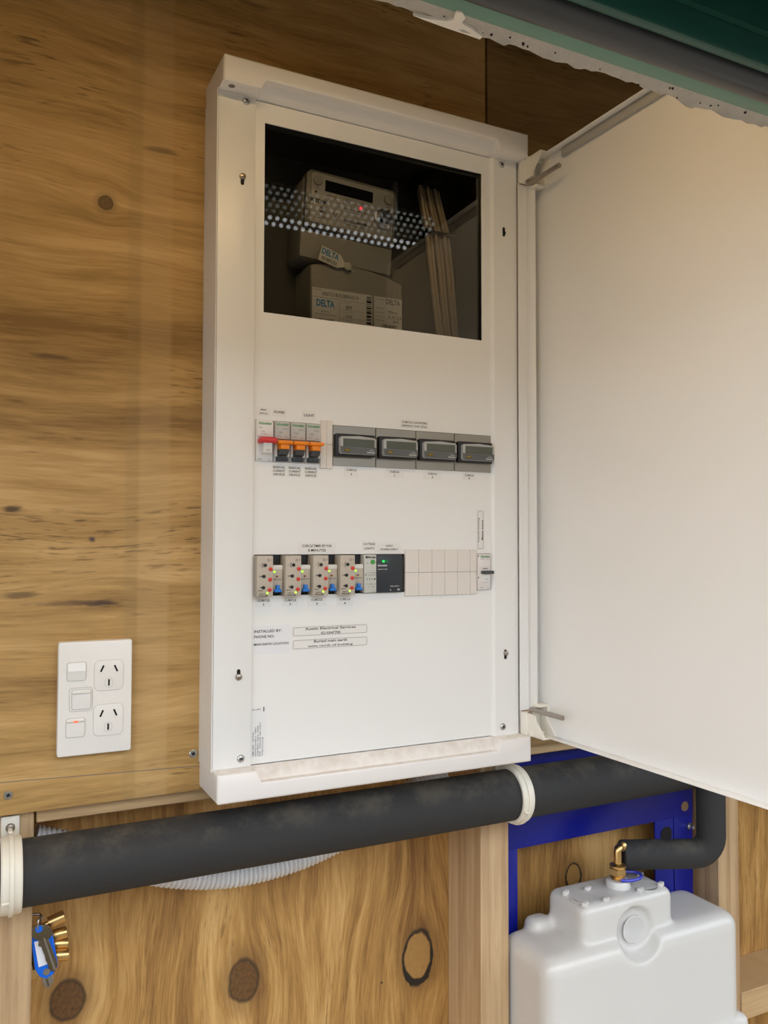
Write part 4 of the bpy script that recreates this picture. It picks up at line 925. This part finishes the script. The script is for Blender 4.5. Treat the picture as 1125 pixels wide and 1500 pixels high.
pa, pb_ = K(230, 1060, KY+.006), K(150, 700, KY+.006); obj('key_shank', MB().cyl((pa.x, KY+.0065, pa.z), (pb_.x+.002, KY+.0065, pb_.z), .0030, seg=12), keydark, t)

# ------------------------------------------------------------------ blue frame, tank and fitting
BY = .052
t = thing('steel_frame', (.61, BY, -.50), 'blue painted steel mounting frame standing behind the white tank', 'frame')
zb_ = -.158
obj('top_plate', MB().box(.4200, .7955, BY, BY+.003, zb_, -.024, .0008, 2), blue_steel, t)
obj('top_flange', MB().box(.4200, .7955, BY-.0150, BY+.003, -.024, -.021, .0008, 2), blue_steel, t)
obj('upright', MB().box(.4200, .4610, BY+.0005, BY+.0035, -.52, zb_+.001, .0008, 2), blue_steel, t)
ur = obj('upright', MB().box(.7165, .7950, BY+.0005, BY+.0035, -.52, zb_+.001, .0008, 2), blue_steel, t)
for px, py, r in ((1003, 1181, .0075), (976, 1222, .0115)):
    p = U(px, py, Y=BY); obj('slot_hole', MB().cyl((p.x, BY-.0004, p.z), (p.x, BY+.002, p.z), r, seg=22), plain('timber seen through hole', (.22, .14, .07), .7) if r < .01 else hole, t, smooth=False)
obj('fold_line', MB().box(.7545, .7560, BY-.0012, BY+.001, -.52, zb_+.002, .0005, 1), blue_steel, t)
p = U(1013, 1211, Y=BY-.006); obj('bolt', MB().lathe((p.x, BY+.001, p.z), (0, -1, 0), [(0, .0052), (.005, .0052), (.007, .0035), (.012, .0030), (.0125, .0002)], 16), zinc, t)

TX0, TX1, TY0, TY1, TZ = .4225, .7640, -.066, .044, -.256
t = thing('plastic_tank', (.59, -.01, -.60), 'translucent white moulded plastic tank in the framing bay below the brass fitting', 'tank')
src = MB()
def tbox(x0, x1, y0, y1, z0, z1, bev, seg=4): src.box(x0, x1, y0, y1, z0, z1, bev, seg)
def temp_obj(mb, name):
    bmesh.ops.recalc_face_normals(mb.bm, faces=mb.bm.faces); me = bpy.data.meshes.new(name); mb.bm.to_mesh(me); mb.bm.free(); o = bpy.data.objects.new(name, me); COL.objects.link(o); return o
A = temp_obj(MB().box(TX0, TX1, TY0, TY1, -.60, TZ, .020, 5), 'ta')
parts_ = [temp_obj(MB().box(.4935, .6535, TY0+.018, TY1-.012, -.30, -.2080, .012, 5), 'tb'),
          temp_obj(MB().box(TX0-.004, TX1+.012, TY0-.004, TY1, -.60, -.400, .010, 4), 'tc'),
          temp_obj(MB().box(.4600, .4960, .012, .044, -.30, -.243, .010, 4), 'td')]
cut_ = [temp_obj(MB().cyl((.577, TY0-.03, -.247), (.584, TY0+.026, -.254), .052, .027, seg=48), 'te')]
for q in parts_:
    m_ = A.modifiers.new('u', 'BOOLEAN'); m_.operation = 'UNION'; m_.object = q; m_.solver = 'EXACT'
for q in cut_:
    m_ = A.modifiers.new('d', 'BOOLEAN'); m_.operation = 'DIFFERENCE'; m_.object = q; m_.solver = 'EXACT'
m_ = A.modifiers.new('r', 'REMESH'); m_.mode = 'VOXEL'; m_.voxel_size = .0030
m_ = A.modifiers.new('s', 'SMOOTH'); m_.iterations = 10; m_.factor = .5
dg = bpy.context.evaluated_depsgraph_get(); me = bpy.data.meshes.new_from_object(A.evaluated_get(dg))
bm = bmesh.new(); bm.from_mesh(me); bpy.data.meshes.remove(me)
for q in [A]+parts_+cut_:
    m0 = q.data; bpy.data.objects.remove(q); bpy.data.meshes.remove(m0)
obj('body', bm, tank_m, t, ang=180)
zt = -.2085
def TP(px, py): return U(px, py, Z=zt)
obj('outlet_boss', MB().lathe((.5842, TY0+.0250, -.2545), (0, -1, 0), [(0, .0185), (.0014, .0185), (.0018, .0172), (.0012, .0160), (.0012, .0002)], 30), tank_m, t)
nz = plain('tank plastic light', (.68, .66, .64), .35)
for (px, py, r) in ((853, 1316, .0170), (945, 1298, .0170)):
    p = TP(px, py); obj('moulded_ring', MB().lathe((p.x, p.y, zt-.0012), (0, 0, 1), [(0, r), (.0016, r), (.0019, r-.0008), (.0012, r-.0018), (.0012, .0002)], 32), tank_m, t)
for (px, py) in ((829, 1309), (861, 1303), (857, 1326), (888, 1319), (938, 1283), (968, 1297), (938, 1305)):
    p = TP(px, py); obj('moulded_lug', MB().box(p.x-.0055, p.x+.0055, p.y-.0034, p.y+.0034, zt-.002, zt+.0045, .0015, 2, M=Matrix.Translation(p) @ Matrix.Rotation(.5, 4, 'Z') @ Matrix.Translation(-p)), nz, t)
fx, fy = .5855, -.010
obj('neck', MB().lathe((fx, fy, zt-.002), (0, 0, 1), [(0, .0175), (.010, .0165), (.0118, .0150), (.0120, .0002)], 24), nz, t)
obj('moulded_foot', MB().box(.70, .735, TY0-.012, TY0, -.46, -.408, .006, 3), tank_m, t)

zf = zt+.0108
t = thing('brass_fitting', (fx, fy, zf), 'brass hose fitting with a hexagon nut screwed into the white tank', 'fitting')
th = [(0, .0094)]
for k in range(3): th += [(.0008+.0016*k, .0094), (.0016+.0016*k, .0085)]
obj('thread', MB().lathe((fx, fy, zf), (0, 0, 1), th+[(.0060, .0094)], 24), brass, t)
obj('nut', MB().lathe((fx, fy, zf+.0056), (0, 0, 1), [(0, .0106), (.001, .0124), (.0088, .0124), (.0100, .0108)], 6), brass, t, ang=20)
obj('collar', MB().lathe((fx, fy, zf+.0154), (0, 0, 1), [(0, .0100), (.0010, .0112), (.0032, .0112), (.0044, .0084), (.0058, .0066), (.0060, .0060)], 24), brass, t)
obj('stem', MB().tube([(fx, fy, zf+.020), (fx, fy, zf+.0365), (fx+.0003, fy, zf+.0382), (fx+.0016, fy+.0002, zf+.0400), (fx+.0042, fy+.001, zf+.0405), (fx+.008, fy+.003, zf+.0405)], .0056, 18), brass, t)
br = MB()
for k in range(3): br.lathe((fx+.0078+.0022*k, fy+.0028+.0008*k, zf+.0405), (.93, .36, 0), [(0, .0052), (.0016, .0068), (.0018, .0052)], 18)
obj('hose_barbs', br, brass, t)
mb = MB(); bm = mb.bm
cp = MB(); pts = []
for k in range(0, 33):
    a = math.radians(-150+300*k/32); pts.append((fx+.014+.0185*math.cos(a)*(1.15), fy-.004+.0150*math.sin(a), zf+.0020))
tag(obj('retaining_clip', MB().tube(pts, .0022, 8), clipblue, base=(fx, fy, zf)), 'blue open plastic ring lying around the brass fitting on the tank', 'clip')
